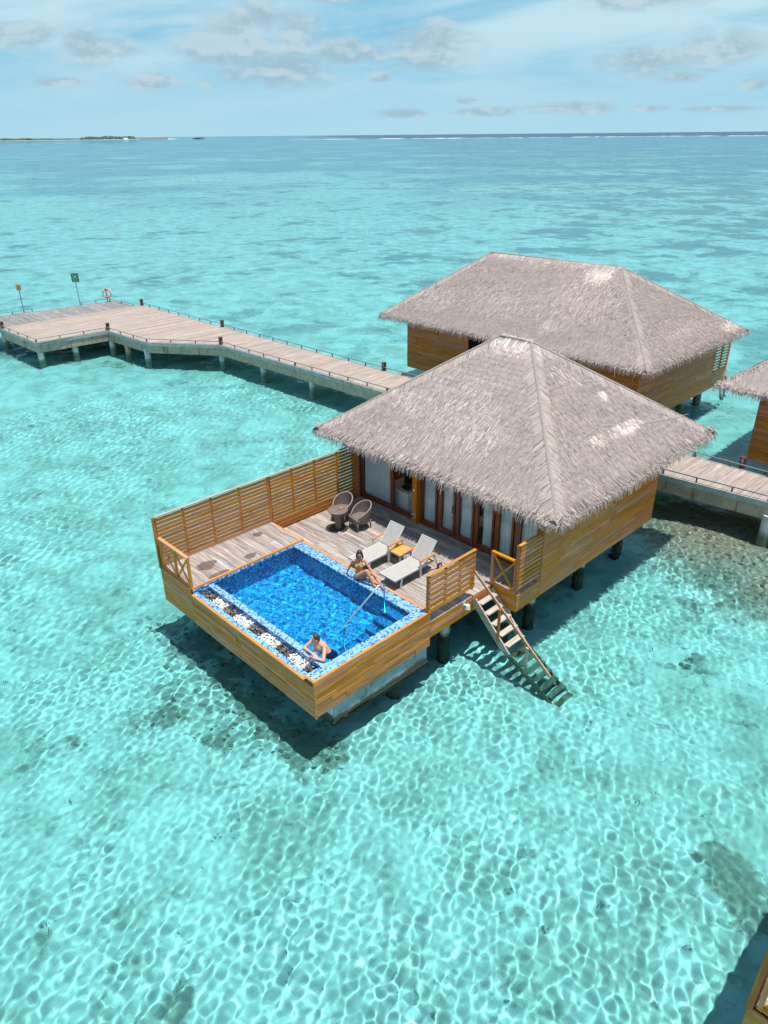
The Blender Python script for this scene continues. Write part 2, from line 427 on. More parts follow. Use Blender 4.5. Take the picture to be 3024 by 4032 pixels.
# ------------------------------------------------------------------ sea: seabed and water
WZ = -1.65
def tensor_axis(lo, hi, d, far, g=1.07):
    a = list(np.arange(lo, hi + 1e-6, d)); s = d; x = a[-1]
    while x < far: s *= g; x += s; a.append(x)
    s = d; x = a[0]; b = []
    while x > -far: s *= g; x -= s; b.append(x)
    return np.array(b[::-1] + a)
def grid_mesh(name, xs, ys, fn, mat, mask=None):
    X, Y = np.meshgrid(xs, ys); Z = fn(X, Y)
    V = np.stack([X, Y, Z], -1).reshape(-1, 3); ny, nx = X.shape
    i = np.arange(ny * nx).reshape(ny, nx)
    F = np.stack([i[:-1, :-1], i[:-1, 1:], i[1:, 1:], i[1:, :-1]], -1).reshape(-1, 4)
    if mask is not None: F = F[mask(V[F].mean(1))]
    me = bpy.data.meshes.new(name); me.vertices.add(len(V)); me.vertices.foreach_set('co', V.astype(np.float32).ravel())
    me.loops.add(F.size); me.loops.foreach_set('vertex_index', F.astype(np.int32).ravel())
    me.polygons.add(len(F)); me.polygons.foreach_set('loop_start', np.arange(0, F.size, 4).astype(np.int32))
    me.update(calc_edges=True); me.shade_smooth(); me.materials.append(mat)
    return link(bpy.data.objects.new(name, me))
def wave_fn(specs, z0, far_fade=True):
    def fn(X, Y):
        dx = np.gradient(X[0])[None, :]; dy = np.gradient(Y[:, 0])[:, None]
        S = np.maximum(dx, dy) * np.ones_like(X); Z = np.zeros_like(X)
        mod = .24 * np.sin(X * 1.13 + 1.7 * np.sin(Y * .83 + .4)) * np.sin(Y * 1.21 + 1.5 * np.sin(X * .71)) + .66 + .46 * np.sin(X * .31 + 1.3 * np.sin(Y * .23)) * np.sin(Y * .27 + 1.1 * np.sin(X * .19 + 1))
        for (L, th, a, ph) in specs:
            w = np.clip((L / S - 2.6) / 2.4, 0, 1); k = 2 * math.pi / L
            arg = k * (X * math.cos(th) + Y * math.sin(th)) + ph
            Z += w * a * (mod if L < .6 else 1.0) * (np.sin(arg) + .18 * np.sin(2 * arg + .6))
        return Z + z0
    return fn
rw = np.random.default_rng(3)
specs = []
for k in range(100):                            # wind ripples that focus the sun on a bed two metres down
    L = .12 * (1.3 / .12) ** rw.random()
    kk = 2 * math.pi / L
    specs.append([L, rw.normal(2.35, 1.3), math.exp(-(math.log(L / .215)) ** 2 / (2 * .52 ** 2)) / kk ** 2 * rw.uniform(.5, 1.5), rw.random() * 6.283])
_n = 1.55 / math.sqrt(sum((a * (2 * math.pi / L) ** 2) ** 2 for L, th, a, ph in specs) / 2)
specs = [(L, th, a * _n, ph) for L, th, a, ph in specs]
for k in range(9): specs.append((rw.uniform(1.6, 4.5), rw.normal(2.35, .6), rw.uniform(.004, .009), rw.random() * 6.283))

def seabed_mat():
    m, t, b = newmat('lagoon_bed')
    g = t.n('ShaderNodeNewGeometry'); p = g.outputs['Position']
    sp = t.n('ShaderNodeSeparateXYZ'); t.l(p, sp.inputs[0])
    x, y = sp.outputs[0], sp.outputs[1]
    dist = t.vmath('LENGTH', t.vmath('SUBTRACT', t.xyz(x, y, 0.0), (-8, -10, 0)))
    sand = t.mix(t.ramp(t.noise(p, .6, 6.0, .68, .5), .34, .64), (.62, .59, .51), (.93, .90, .82))
    # weed and rubble: small tufts close by, broad reef patches farther out, denser towards the right
    n1 = t.noise(p, 2.1, 5.0, .62, .4); n2 = t.noise(p, .42, 5.0, .62, .3); n3 = t.noise(p, .125, 6.0, .66, .4); n4 = t.noise(p, .016, 6.0, .65, .3)
    tuft = t.math('MULTIPLY', t.ramp(n1, .53, .66), t.ramp(n2, .45, .58))
    col = t.mix(t.math('MULTIPLY', tuft, .62), sand, (.26, .26, .195))
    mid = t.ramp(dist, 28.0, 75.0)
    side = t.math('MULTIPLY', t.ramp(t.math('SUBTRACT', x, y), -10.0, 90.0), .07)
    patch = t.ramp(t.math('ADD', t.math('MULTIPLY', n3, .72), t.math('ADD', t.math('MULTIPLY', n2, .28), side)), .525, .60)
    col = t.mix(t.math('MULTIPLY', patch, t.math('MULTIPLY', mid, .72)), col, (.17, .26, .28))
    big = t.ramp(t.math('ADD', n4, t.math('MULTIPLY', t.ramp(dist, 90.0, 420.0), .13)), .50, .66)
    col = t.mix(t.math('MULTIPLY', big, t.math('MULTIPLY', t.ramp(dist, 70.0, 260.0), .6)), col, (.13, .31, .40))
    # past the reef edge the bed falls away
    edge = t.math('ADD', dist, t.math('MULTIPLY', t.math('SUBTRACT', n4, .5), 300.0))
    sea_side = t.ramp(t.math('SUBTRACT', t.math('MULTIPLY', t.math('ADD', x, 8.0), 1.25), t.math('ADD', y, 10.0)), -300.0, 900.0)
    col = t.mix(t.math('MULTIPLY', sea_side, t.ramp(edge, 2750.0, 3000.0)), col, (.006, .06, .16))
    # named patches of dead coral on the bed: x, y, radius, strength
    PT = [(0.32, 7.39, .8, .5), (0.27, 6.12, .9, .7), (0.16, 4.55, .8, .6), (0.01, 2.99, .8, .7), (-0.05, 1.63, .7, .6), (0.09, 0.66, .7, .8), (0.28, 0.08, .6, .6), (-1.83, 4.15, .55, .7), (-1.21, 2.5, .5, .6), (-3.85, 5.12, .4, .4),
          (17.28, -0.49, 1.6, .9), (16.58, -2.25, 1.9, 1.0), (15.78, -3.81, 1.9, .9), (14.99, -4.97, 1.5, .7), (18.75, -2.72, 2.5, .9), (4.41, -8.1, .4, .9), (4.07, -8.58, .5, 1.0), (3.73, -9.01, .5, .9), (-5.41, -2.55, .35, .7),
          (10.18, -4.8, .45, .6), (7.75, 43.62, 2.0, .5), (12.64, 35.78, 1.6, .4), (19.79, 4.61, 2.5, .6), (15.28, -6.14, 1.6, .5), (12.83, -3.43, 1.0, .4)]
    accp = None
    wp = t.xyz(x, y, 0.0)
    for (a, c, r, s_) in PT:
        mm = t.math('MULTIPLY', t.math('SUBTRACT', 1.0, t.math('DIVIDE', t.vmath('DISTANCE', wp, (a, c, 0)), r * 1.9), clamp=True), s_)
        accp = mm if accp is None else t.math('MAXIMUM', accp, mm)
    pm = t.ramp(t.math('ADD', accp, t.math('MULTIPLY', t.math('SUBTRACT', n1, .5), 1.5)), .24, .50)
    pm = t.math('MULTIPLY', pm, t.ramp(accp, .02, .15))
    rc = t.mix(t.noise(p, 6.0, 4.0, .7), (.11, .105, .08), (.52, .47, .375))
    col = t.mix(t.math('MULTIPLY', pm, .85), col, rc)
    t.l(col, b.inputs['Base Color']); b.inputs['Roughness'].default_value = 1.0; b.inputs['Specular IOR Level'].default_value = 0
    return m
bedxs = tensor_axis(-16, 34, .35, 42000, 1.09); bedys = tensor_axis(-18, 40, .35, 42000, 1.09)
SHOALS = [(17.2, -2.3, 4.2, 1.0), (15.6, -5.6, 3.6, .75), (20.0, -1.5, 4.5, .8)]
def bed_fn(X, Y):
    Z = -3.10 + .04 * np.sin(X * 1.3 + np.sin(Y * .7)) * np.cos(Y * 1.1) + .025 * np.sin(X * 2.9 + 2 * np.sin(Y * .9)) * np.sin(Y * 2.3)
    far = np.clip((np.hypot(X + 8, Y + 10) - 60) / 2500, 0, 1)
    for (a, b_, r, k) in SHOALS: Z = Z + .55 * k * np.exp(-((X - a) ** 2 + (Y - b_) ** 2) / (.35 * r * r)) * (r > 2)
    return Z - 2.0 * far
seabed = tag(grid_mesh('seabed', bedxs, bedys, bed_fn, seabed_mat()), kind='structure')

def water_mat(name, tint_node, bump_scale, bump_str, rough=.0, chop=False):
    m, t, b = newmat(name); m.node_tree.nodes.remove(b); out = m.node_tree.nodes['Material Output']
    rf = t.n('ShaderNodeBsdfRefraction'); rf.inputs['IOR'].default_value = 1.33; rf.inputs['Roughness'].default_value = rough
    gl = t.n('ShaderNodeBsdfGlossy'); gl.inputs['Roughness'].default_value = .03
    g = t.n('ShaderNodeNewGeometry')
    tint_node(t, g, rf)
    nz = t.noise(g.outputs['Position'], bump_scale, 3.0, .6, .2)
    nz2 = t.noise(g.outputs['Position'], bump_scale * .16, 3.0, .6, .2)
    bp = t.n('ShaderNodeBump'); bp.inputs['Strength'].default_value = bump_str; bp.inputs['Distance'].default_value = .12
    hgt = t.math('ADD', nz, t.math('MULTIPLY', nz2, 3.0))
    if chop:       # beyond the finely meshed water the chop is relief in the material
        d = t.vmath('LENGTH', t.vmath('SUBTRACT', g.outputs['Position'], (-8, -10, 0)))
        rot = t.n('ShaderNodeVectorRotate', rotation_type='Z_AXIS'); rot.inputs['Angle'].default_value = .9; t.l(g.outputs['Position'], rot.inputs['Vector'])
        w1 = t.noise(t.vmath('MULTIPLY', rot.outputs[0], (1.0, .45, 1.0)), .85, 3.0, .6, .5); w2 = t.noise(t.vmath('MULTIPLY', rot.outputs[0], (1.0, .5, 1.0)), .19, 4.0, .6, .4)
        far = t.ramp(d, 22.0, 70.0)
        big = t.math('MULTIPLY', t.math('ADD', t.math('MULTIPLY', w1, 4.5), t.math('MULTIPLY', w2, 14.0)), far)
        hgt = t.math('ADD', hgt, big)
        b2 = t.n('ShaderNodeBump'); b2.inputs['Strength'].default_value = .5; b2.inputs['Distance'].default_value = .10; t.l(big, b2.inputs['Height']); t.l(b2.outputs[0], rf.inputs['Normal'])
    t.l(hgt, bp.inputs['Height']); t.l(bp.outputs[0], gl.inputs['Normal'])
    fr = t.n('ShaderNodeFresnel'); fr.inputs[0].default_value = 1.33; t.l(bp.outputs[0], fr.inputs['Normal'])
    mx = t.n('ShaderNodeMixShader'); t.l(t.math('MULTIPLY', fr.outputs[0], t.math('SUBTRACT', 1.0, t.math('MULTIPLY', far, .42))) if chop else fr.outputs[0], mx.inputs[0]); t.l(rf.outputs[0], mx.inputs[1]); t.l(gl.outputs[0], mx.inputs[2]); t.l(mx.outputs[0], out.inputs[0])
    return m
def sea_tint(t, g, rf):
    d = t.vmath('LENGTH', t.vmath('SUBTRACT', g.outputs['Position'], (-8, -10, 0)))
    n = t.noise(g.outputs['Position'], .05, 3.0, .5)
    near = t.mix(n, (.475, .882, .903), (.525, .908, .928))
    c = t.mix(t.ramp(d, 25.0, 110.0), near, (.51, .885, .945))
    c = t.mix(t.ramp(d, 140.0, 1200.0), c, (.48, .84, .96))
    # shoals: less water over the bed, so less tint
    sh_ = None
    for (a, b_, r, k) in SHOALS:
        dd = t.math('MULTIPLY', t.math('SUBTRACT', 1.0, t.math('DIVIDE', t.vmath('DISTANCE', g.outputs['Position'], (a, b_, WZ)), r), clamp=True), k)
        sh_ = dd if sh_ is None else t.math('MAXIMUM', sh_, dd)
    c = t.mix(t.ramp(sh_, .0, .8), c, (.78, .88, .845))
    t.l(c, rf.inputs['Color'])
seaM = water_mat('lagoon_water', sea_tint, 2.2, .30, .0, True)
wxs = tensor_axis(-9.0, 17.5, .038, 42000, 1.075)
wys = tensor_axis(-12.5, 8, .038, 42000, 1.075)
wys = np.concatenate([wys[wys < 8.01], np.arange(8.05, 30, .062), 30 + np.cumsum(.062 * 1.075 ** np.arange(1, 150))])
sea = tag(grid_mesh('sea_water', wxs, wys, wave_fn(specs, WZ), seaM), kind='structure')
sea.cycles.is_caustics_caster = True

# coral rubble and weed lying on the bed
rb = MB()
def rock(mb, c, r, col, flat=.5, n=7):
    vs = []; fs = []; nv = 5
    q = [random.uniform(.7, 1.25) for _ in range(n * (nv + 1))]
    for j in range(nv + 1):
        th = math.pi * j / nv
        for i in range(n):
            ph = 2 * math.pi * i / n; k = r * q[(j * n + i) if 0 < j < nv else j]
            vs.append((c[0] + k * math.sin(th) * math.cos(ph), c[1] + k * math.sin(th) * math.sin(ph), c[2] + k * flat * math.cos(th)))
    for j in range(nv):
        for i in range(n):
            a, b_ = j * n + i, j * n + (i + 1) % n; fs.append((a, a + n, b_ + n, b_))
    mb.add(vs, fs, col)
for (a, c, r, k) in [(0.32, 7.39, .8, 6), (0.27, 6.12, .9, 7), (0.16, 4.55, .8, 6), (0.01, 2.99, .9, 7), (-0.05, 1.63, .8, 6), (0.09, 0.57, .8, 7), (0.28, -0.11, .6, 4), (-1.83, 4.15, .6, 3), (-1.21, 2.5, .5, 3), (17.28, -0.68, 1.6, 22), (16.48, -2.44, 1.7, 26), (15.69, -3.9, 1.7, 26), (14.89, -5.07, 1.4, 14), (18.75, -2.43, 2.0, 20), (10.18, -4.8, .4, 4), (19.79, 5.1, 2.2, 16)]:
    for _ in range(k * 3):
        g0 = random.uniform(.16, .46); an = random.random() * 6.28; rr = r * math.sqrt(random.random())
        rock(rb, (a + rr * math.cos(an), c + rr * math.sin(an), float(bed_fn(np.array(a + rr * math.cos(an)), np.array(c + rr * math.sin(an)))) + .02), random.uniform(.02, .075), (g0, g0 * .95, g0 * .78), .5)
rubble = tag(rb.build('coral_rubble', rockM, None, True, True, org=(0, 0, 0)), kind='stuff')
wd = MB()
for _ in range(230):
    x, y = random.uniform(-11, 16), random.uniform(-13, 14)
    if -0.5 < x < 15 and 0 < y < 8: continue
    g0 = random.uniform(.12, .26)
    for _k in range(random.choice((4, 8, 14))):
        an = random.random() * 6.28; l = random.uniform(.02, .08); px, py = x + random.gauss(0, .055), y + random.gauss(0, .055)
        dx, dy = math.cos(an) * l, math.sin(an) * l
        wd.add([(px - dy * .14, py + dx * .14, -3.05), (px + dy * .14, py - dx * .14, -3.05), (px + dx, py + dy, -3.0 + random.random() * .06)], [(0, 1, 2)], (g0 * 1.1, g0 * 1.15, g0 * .8))
tag(wd.build('seagrass', rockM, None, False, True, org=(0, 0, 0)), kind='stuff')

# ------------------------------------------------------------------ thatched roofs
def thatch_roof(parent, ex0, ex1, ey0, ey1, ze, ra, rb_, zr, dens, pale=(), fringe=26, ropes=(), cut=None):
    """hipped palm thatch roof as one part; ridge runs along y from ra to rb_ (x, y)"""
    A, B, C_, D_ = Vector((ex0, ey0, ze)), Vector((ex1, ey0, ze)), Vector((ex1, ey1, ze)), Vector((ex0, ey1, ze))
    P, Q = Vector((ra[0], ra[1], zr)), Vector((rb_[0], rb_[1], zr))
    mb = MB(); g0 = (.32, .275, .26)
    dz = Vector((0, 0, -.16)); ins = .25
    lo = [Vector((ex0 + ins, ey0 + ins, ze - .16)), Vector((ex1 - ins, ey0 + ins, ze - .16)), Vector((ex1 - ins, ey1 - ins, ze - .16)), Vector((ex0 + ins, ey1 - ins, ze - .16))]
    mb.add([A, B, C_, D_, P, Q], [(0, 1, 4), (1, 2, 5, 4), (2, 3, 5), (3, 0, 4, 5)], g0)
    mb.add([A, B, C_, D_] + lo, [(0, 4, 5, 1), (1, 5, 6, 2), (2, 6, 7, 3), (3, 7, 4, 0), (4, 7, 6, 5)], (.12, .09, .07))
    rf = mb.build('roof', thatchM, parent, False, True)
    st = MB()
    def col(p, extra=0):
        n = math.sin(p.x * 1.7 + 1.9 * math.sin(p.y * 1.3)) * math.sin(p.z * 9.0 + p.x * .8 + p.y * .6)
        v = random.gauss(.34, .036) + .016 * n
        q = random.random()
        if q < .05: v *= 1.3
        elif q < .13: v *= .55
        for (c, r, s) in pale:
            d = math.sqrt(((p.x - c[0]) / r[0]) ** 2 + ((p.y - c[1]) / r[1]) ** 2)
            if d < 1 and random.random() < s * (1.25 - d): v = random.gauss(.50 + .2 * s, .05)
        v = min(max(v, .08), .8)
        w = random.uniform(-.012, .014)
        return (v * (1.12 + w), v * (.91 + w * .3), v * (.83 - w))
    faces = [(A, B, P, P), (B, C_, Q, P), (C_, D_, Q, Q), (D_, A, P, Q)]
    for fi, (e0, e1, t1, t0) in enumerate(faces):
        eV = (e1 - e0); L = eV.length; eu = eV / L
        n = eV.cross(t0 - e0).normalized()
        if n.z < 0: n = -n
        dn = (eu.cross(n)); dn = dn if dn.z < 0 else -dn            # straight down the slope
        mid0 = (t0 - e0).dot(eu); mid1 = (t1 - e0).dot(eu); H = -(t0 - e0).dot(dn)
        area = .5 * (L + abs(mid1 - mid0)) * H
        seen = 1.0 if fi in (0, 3) else .12
        for _ in range(int(area * dens * seen)):
            h = H * (1 - math.sqrt(1 - random.random() * .999)) if mid0 == mid1 else H * random.random()
            h = round(h / .21) * .21 + random.uniform(-.05, .05)
            s0 = mid0 * h / H; s1 = L + (mid1 - L) * h / H
            if s1 < s0: continue
            u = random.uniform(s0, s1); p = e0 + eu * u - dn * h
            if cut and cut(p): continue
            an = random.gauss(0, .12); ln = random.uniform(.14, .29); wd_ = random.uniform(.010, .021)
            if random.random() < .03: an = random.gauss(0, .8); ln *= 1.2
            d = dn * math.cos(an) + eu * math.sin(an); s = n.cross(d)
            a = p - d * ln * .5 + n * .012; b = p + d * ln * .5 + n * random.uniform(.010, .026)
            st.add([a - s * wd_ * .5, a + s * wd_ * .5, b + s * wd_ * .4, b - s * wd_ * .4], [(0, 1, 2, 3)], col(p))
        # hip / ridge cap leaves, folded over the edge on this face
        for (h0, h1) in ((e0, t0), (e1, t1), (t0, t1)):
            hl = (h1 - h0).length
            if hl < .1: continue
            hd = (h1 - h0) / hl
            inw = n.cross(hd); cen = (e0 + e1 + t0 + t1) / 4
            if (cen - h0).dot(inw) < 0: inw = -inw
            rid = abs(hd.z) < .01
            for _ in range(int(hl * dens * (.26 if fi in (0, 3) else .16))):
                q = random.uniform(.25, max(.3, hl - .06)); p = h0 + hd * q + n * .040 - inw * random.uniform(-.04, .06)
                d = (inw * random.uniform(.3, .8) + dn * random.uniform(.5, 1.0)).normalized()
                ln = random.uniform(.22, .42); s = n.cross(d); w2 = random.uniform(.02, .04)
                b = p + d * ln - n * .02
                c0 = col(p); k = 1.12 if rid else 1.0
                st.add([p - s * w2 * .5, p + s * w2 * .5, b + s * w2 * .5, b - s * w2 * .5], [(0, 1, 2, 3)], tuple(min(.8, x * k) for x in c0))
        # ragged fringe at the eave
        out = Vector((dn.x, dn.y, 0)).normalized()
        for _ in range(int(L * fringe * 4.4 * (1 if fi in (0, 3) else .4))):
            u = random.uniform(-.05, L + .05); lay = random.random()
            p = e0 + eu * u - dn * (.10 + .22 * lay) + n * (.0 + .03 * lay)
            if cut and cut(p): continue
            sw = random.gauss(0, .17); l1 = random.uniform(.12, .20); l2 = random.uniform(.12, .27)
            if random.random() < .06: l2 *= 1.5
            d1 = (dn * 1.0 + eu * sw * .5).normalized(); d2 = (Vector((0, 0, -1)) + out * random.uniform(.05, .5) + eu * sw).normalized()
            a = p; b = p + d1 * l1 + out * .06; c = b + d2 * l2; w2 = random.uniform(.018, .034)
            kq = random.uniform(.72, 1.12); v = tuple(x * kq for x in col(p))
            st.add([a - eu * w2 * .5, a + eu * w2 * .5, b + eu * w2 * .5, b - eu * w2 * .5, c + eu * w2 * .22, c - eu * w2 * .22], [(0, 1, 2, 3), (3, 2, 4, 5)], v)
    for (h0, h1) in ((A, P), (B, P), (C_, Q), (D_, Q), (P, Q)):
        if (h1 - h0).length > .2: st.tube([h0 + (h1 - h0) * .03 + Vector((0, 0, .0)), h0 + (h1 - h0) * .5 + Vector((0, 0, .02)), h1 + Vector((0, 0, .02))], .055, 6, True, (.33, .275, .245))
    th = st.build('thatch', thatchM, rf, False, True); th['kind'] = 'stuff'
    for path in ropes:
        rp = MB(); rp.tube(path, .006, 5); rp.build('net_rope', ropeM, rf)
    return rf

def boards(parent, name, plane, c, a0, a1, z0, z1, row, th, mat, out, seg=(1.6, 3.4), jit=.012, gap=.006, warp=0.0):
    """weatherboards on the plane x = c or y = c, facing out (+1/-1); each board is its own object"""
    nrow = max(1, round((z1 - z0) / row)); h = (z1 - z0) / nrow
    for k in range(nrow):
        a = a0; first = True
        while a < a1 - .02:
            l = random.uniform(*seg) * (random.uniform(.3, 1) if first else 1); first = False
            b = min(a1, a + l)
            if a1 - b < .45: b = a1
            o = random.uniform(0, jit); lo, hi = sorted((c, c + out * (th + o)))
            zz0, zz1 = z0 + k * h + gap / 2 + random.uniform(-warp, warp), z0 + (k + 1) * h - gap / 2
            if plane == 'y': cube(name, a + gap / 2, b - gap / 2, lo, hi, zz0, zz1, mat, parent)
            else: cube(name, lo, hi, a + gap / 2, b - gap / 2, zz0, zz1, mat, parent)
            a = b
def pile(parent, x, y, r, top, mat, bot=-4.0, name='pile'):
    mb = MB(); mb.tube([(x, y, bot), (x, y, -1.9), (x, y, -1.55), (x, y, top)], [r * 1.12, r * 1.08, r, r], 16, True)
    return mb.build(name, mat, parent, False, org=(x, y, 0))

DZ = -.333                                    # level of the main deck
# ------------------------------------------------------------------ the near villa
villa = thing('overwater_villa', (11.2, 3.1, DZ), 'nearest thatched villa with glass doors opening on the pool deck', 'villa', 'thatched overwater villas')
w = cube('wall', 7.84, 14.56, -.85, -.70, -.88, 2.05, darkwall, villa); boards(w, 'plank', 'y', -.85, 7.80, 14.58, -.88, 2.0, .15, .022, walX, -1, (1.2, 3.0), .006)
cube('corner_trim', 7.74, 7.80, -.905, -.80, -.30, 2.0, fasX, villa)
w = cube('wall', 7.84, 14.56, 6.98, 7.10, -.88, 2.05, darkwall, villa); boards(w, 'plank', 'y', 7.10, 7.84, 14.58, -.88, 2.0, .30, .02, fasX, 1, (3, 5), .004)
w = cube('wall', 14.44, 14.56, -.68, 6.96, -.88, 2.05, darkwall, villa); boards(w, 'plank', 'x', 14.56, -.85, 7.1, -.88, 2.0, .30, .02, fasY, 1, (3, 5), .004)
cube('floor', 7.86, 14.42, -.68, 6.96, -.60, DZ - .01, innerfl, villa)
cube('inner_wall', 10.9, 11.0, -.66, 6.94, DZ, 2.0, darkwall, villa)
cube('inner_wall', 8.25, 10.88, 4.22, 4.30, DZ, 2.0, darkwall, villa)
cube('header', 7.90, 8.06, -.68, 6.96, 1.72, 2.05, frameM, villa)
cube('column', 7.72, 7.90, 6.98, 7.26, DZ, 2.0, slZ, villa)
cube('column', 7.74, 7.98, 4.08, 4.28, DZ, 2.0, slZ, villa)
cube('column', 7.78, 7.96, -.84, -.62, DZ, 2.0, slZ, villa)
FX = 7.97
def pane_frame(kind, y0, y1, fw_=(.08, .08), bot=.14, handle=None):
    z0, z1 = DZ + .01, 1.73
    m = MB()
    m.box(FX - .03, FX + .05, y0, y0 + fw_[0], z0, z1); m.box(FX - .03, FX + .05, y1 - fw_[1], y1, z0, z1)
    m.box(FX - .028, FX + .048, y0 + fw_[0], y1 - fw_[1], z0, z0 + bot); m.box(FX - .028, FX + .048, y0 + fw_[0], y1 - fw_[1], z1 - .09, z1)
    f = m.build(kind, frameM, villa, org=(FX, (y0 + y1) / 2, DZ))
    g = MB(); a_, b_, c_, d_ = y0 + fw_[0], y1 - fw_[1], z0 + bot, z1 - .09; g.add([(FX + .01, a_, c_), (FX + .01, b_, c_), (FX + .01, b_, d_), (FX + .01, a_, d_)], [(0, 3, 2, 1)]); g.build('pane', glassM, f)
    if handle is not None:
        h = MB(); h.tube([(FX - .03, handle, .56), (FX - .085, handle, .56), (FX - .085, handle, .80), (FX - .03, handle, .80)], .016, 6); h.build('handle', rustM, f)
    return f
pane_frame('window', 5.45, 6.98, (.07, .07))
pane_frame('sliding_door', 4.30, 5.44, (.03, .07), .12)
pane_frame('window', 3.36, 4.07, (.08, .09))
pane_frame('door', 2.59, 3.30, (.08, .15), .15, 2.64)
pane_frame('door', 1.83, 2.54, (.07, .12), .15)
pane_frame('door', 1.04, 1.79, (.07, .14), .15)
pane_frame('door', .30, .99, (.08, .15), .15)
pane_frame('window', -.61, .22, (.05, .17), .12)
cube('sill', 7.90, 8.05, -.62, 6.96, DZ - .02, DZ + .012, frameM, villa)
for (x, y) in ((8.14, -.37), (11.06, -.29), (13.8, -.15), (9.0, 3.2), (12.2, 3.2), (9.0, 6.6), (12.2, 6.6), (14.2, 6.6)): pile(villa, x, y, .165, -.86, pileDark)
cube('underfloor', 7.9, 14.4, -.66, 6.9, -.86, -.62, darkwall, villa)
NET = [[(7.05, -1.05, 2.62), (8.6, -.7, 2.86), (10.2, -.18, 3.2), (11.6, -.1, 3.26), (13.2, -.5, 3.0), (15.9, -.92, 2.72)],
       [(11.95, 2.0, 4.72), (12.6, 1.2, 4.15), (13.4, 1.05, 4.04)]]
thatch_roof(villa, 7.06, 16.5, -1.68, 8.4, 2.08, (11.8, 2.88), (11.8, 4.12), 5.25, 600,
            [((12.6, -.42), (1.0, .22), 1.0), ((10.9, -.38), (.5, .2), .7), ((12.85, .7), (.22, .2), .9), ((9.0, 4.0), (1.3, 2.0), .24), ((7.6, 5.2), (.7, 2.2), .2), ((8.6, 2.4), (.9, 1.0), .3), ((11.6, 3.5), (.45, 1.2), .55), ((12.0, 1.6), (.8, .5), .25), ((9.9, 3.2), (.6, .5), .2), ((8.9, 5.8), (.5, .8), .35)],
            ropes=NET)

# sheer curtains, bathtub and the small fittings of the glass front
CN = {0: 'broad white sheer curtain behind the wide window nearest the slatted wall', 1: 'white sheer curtain beside the timber column with the light switch', 2: 'white sheer curtain behind the glass door with the dark pull handle',
      3: 'white sheer curtain with its hem hitched up, right of the handled door', 4: 'white sheer curtain drawn off the pane edge leaving a dark gap', 5: 'white sheer curtain behind the glass door nearest the cross railing', 6: 'white sheer curtain in the last window under the roof corner'}
for i, (y0, y1) in enumerate(((5.50, 6.93), (3.38, 4.0), (2.62, 3.17), (1.86, 2.44), (1.02, 1.58), (.32, .87), (-.60, .08))):
    vs = []; fs = []; n = int((y1 - y0) / .018); zs = [DZ + .02, DZ + .35, .5, 1.1, 1.74]
    for j, z in enumerate(zs):
        for k in range(n + 1):
            y = y0 + (y1 - y0) * k / n
            am = .042 * (1.3 - .25 * j)
            vs.append((8.085 + am * .8 * math.sin(y * 52 + 2.2 * math.sin(y * 7 + i)) + .012 * math.sin(y * 131 + j), y + .02 * math.sin(z * 2 + i) * (j < 3), z + (.10 * max(0, math.sin((y - y0) / (y1 - y0) * 3.3 + 1.2)) if (i == 3 and j == 0) else .015 * math.sin(y * 20 + i) * (j == 0))))
    for j in range(len(zs) - 1):
        for k in range(n): a = j * (n + 1) + k; fs.append((a, a + 1, a + n + 2, a + n + 1))
    m = MB(); m.add(vs, fs); o = m.build('curtain', curtM, None, True, org=(8.085, (y0 + y1) / 2, DZ)); tag(o, CN[i], 'curtain', 'white sheer curtains')
tub = thing('bathtub', (8.75, 5.2, DZ), 'white corner bathtub with a curved front seen through the sliding door', 'bathtub')
out_ = [(8.25, 5.44), (8.25, 4.95)] + [(8.25 + 1.0 * math.sin(t), 4.95 - .52 * math.sin(t * 1.0) * .9 + .0) for t in (.25, .55, .85, 1.15, 1.45)] + [(9.5, 4.7), (9.5, 6.2), (8.25, 6.2)]
m = MB(); m.prism(out_[:-2] + [(9.5, 6.2), (8.25, 6.2)], DZ, DZ + .62); m.build('apron', whiteM, tub)
inn = [(8.85 + (x - 8.85) * .8, 5.35 + (y - 5.35) * .8) for x, y in out_]
m = MB(); m.prism(inn, DZ + .621, DZ + .63); m.build('basin', plain('tub_water', (.05, .07, .07), .1), tub)
m = MB(); m.tube([(8.4, 5.0, DZ + .62), (8.4, 5.0, DZ + .75), (8.47, 5.03, DZ + .78)], .012, 6); m.build('tap', steel, tub)
sw = MB(); sw.box(7.728, 7.738, 4.17, 4.24, .84, .93); o = sw.build('light_switch', whiteM, None, org=(7.73, 4.2, .88)); tag(o, 'white switch plate on the timber column between door and window', 'switch')
t = thing('outdoor_speaker', (7.70, 4.17, -.02), 'small grey box fitting low on the timber column', 'speaker')
m = MB(); m.box(7.64, 7.735, 4.09, 4.22, -.09, .05); m.build('case', alu, t)
m = MB(); m.tube([(7.62, 4.155, -.02), (7.645, 4.155, -.02)], .05, 12); m.build('grille', blackM, t)

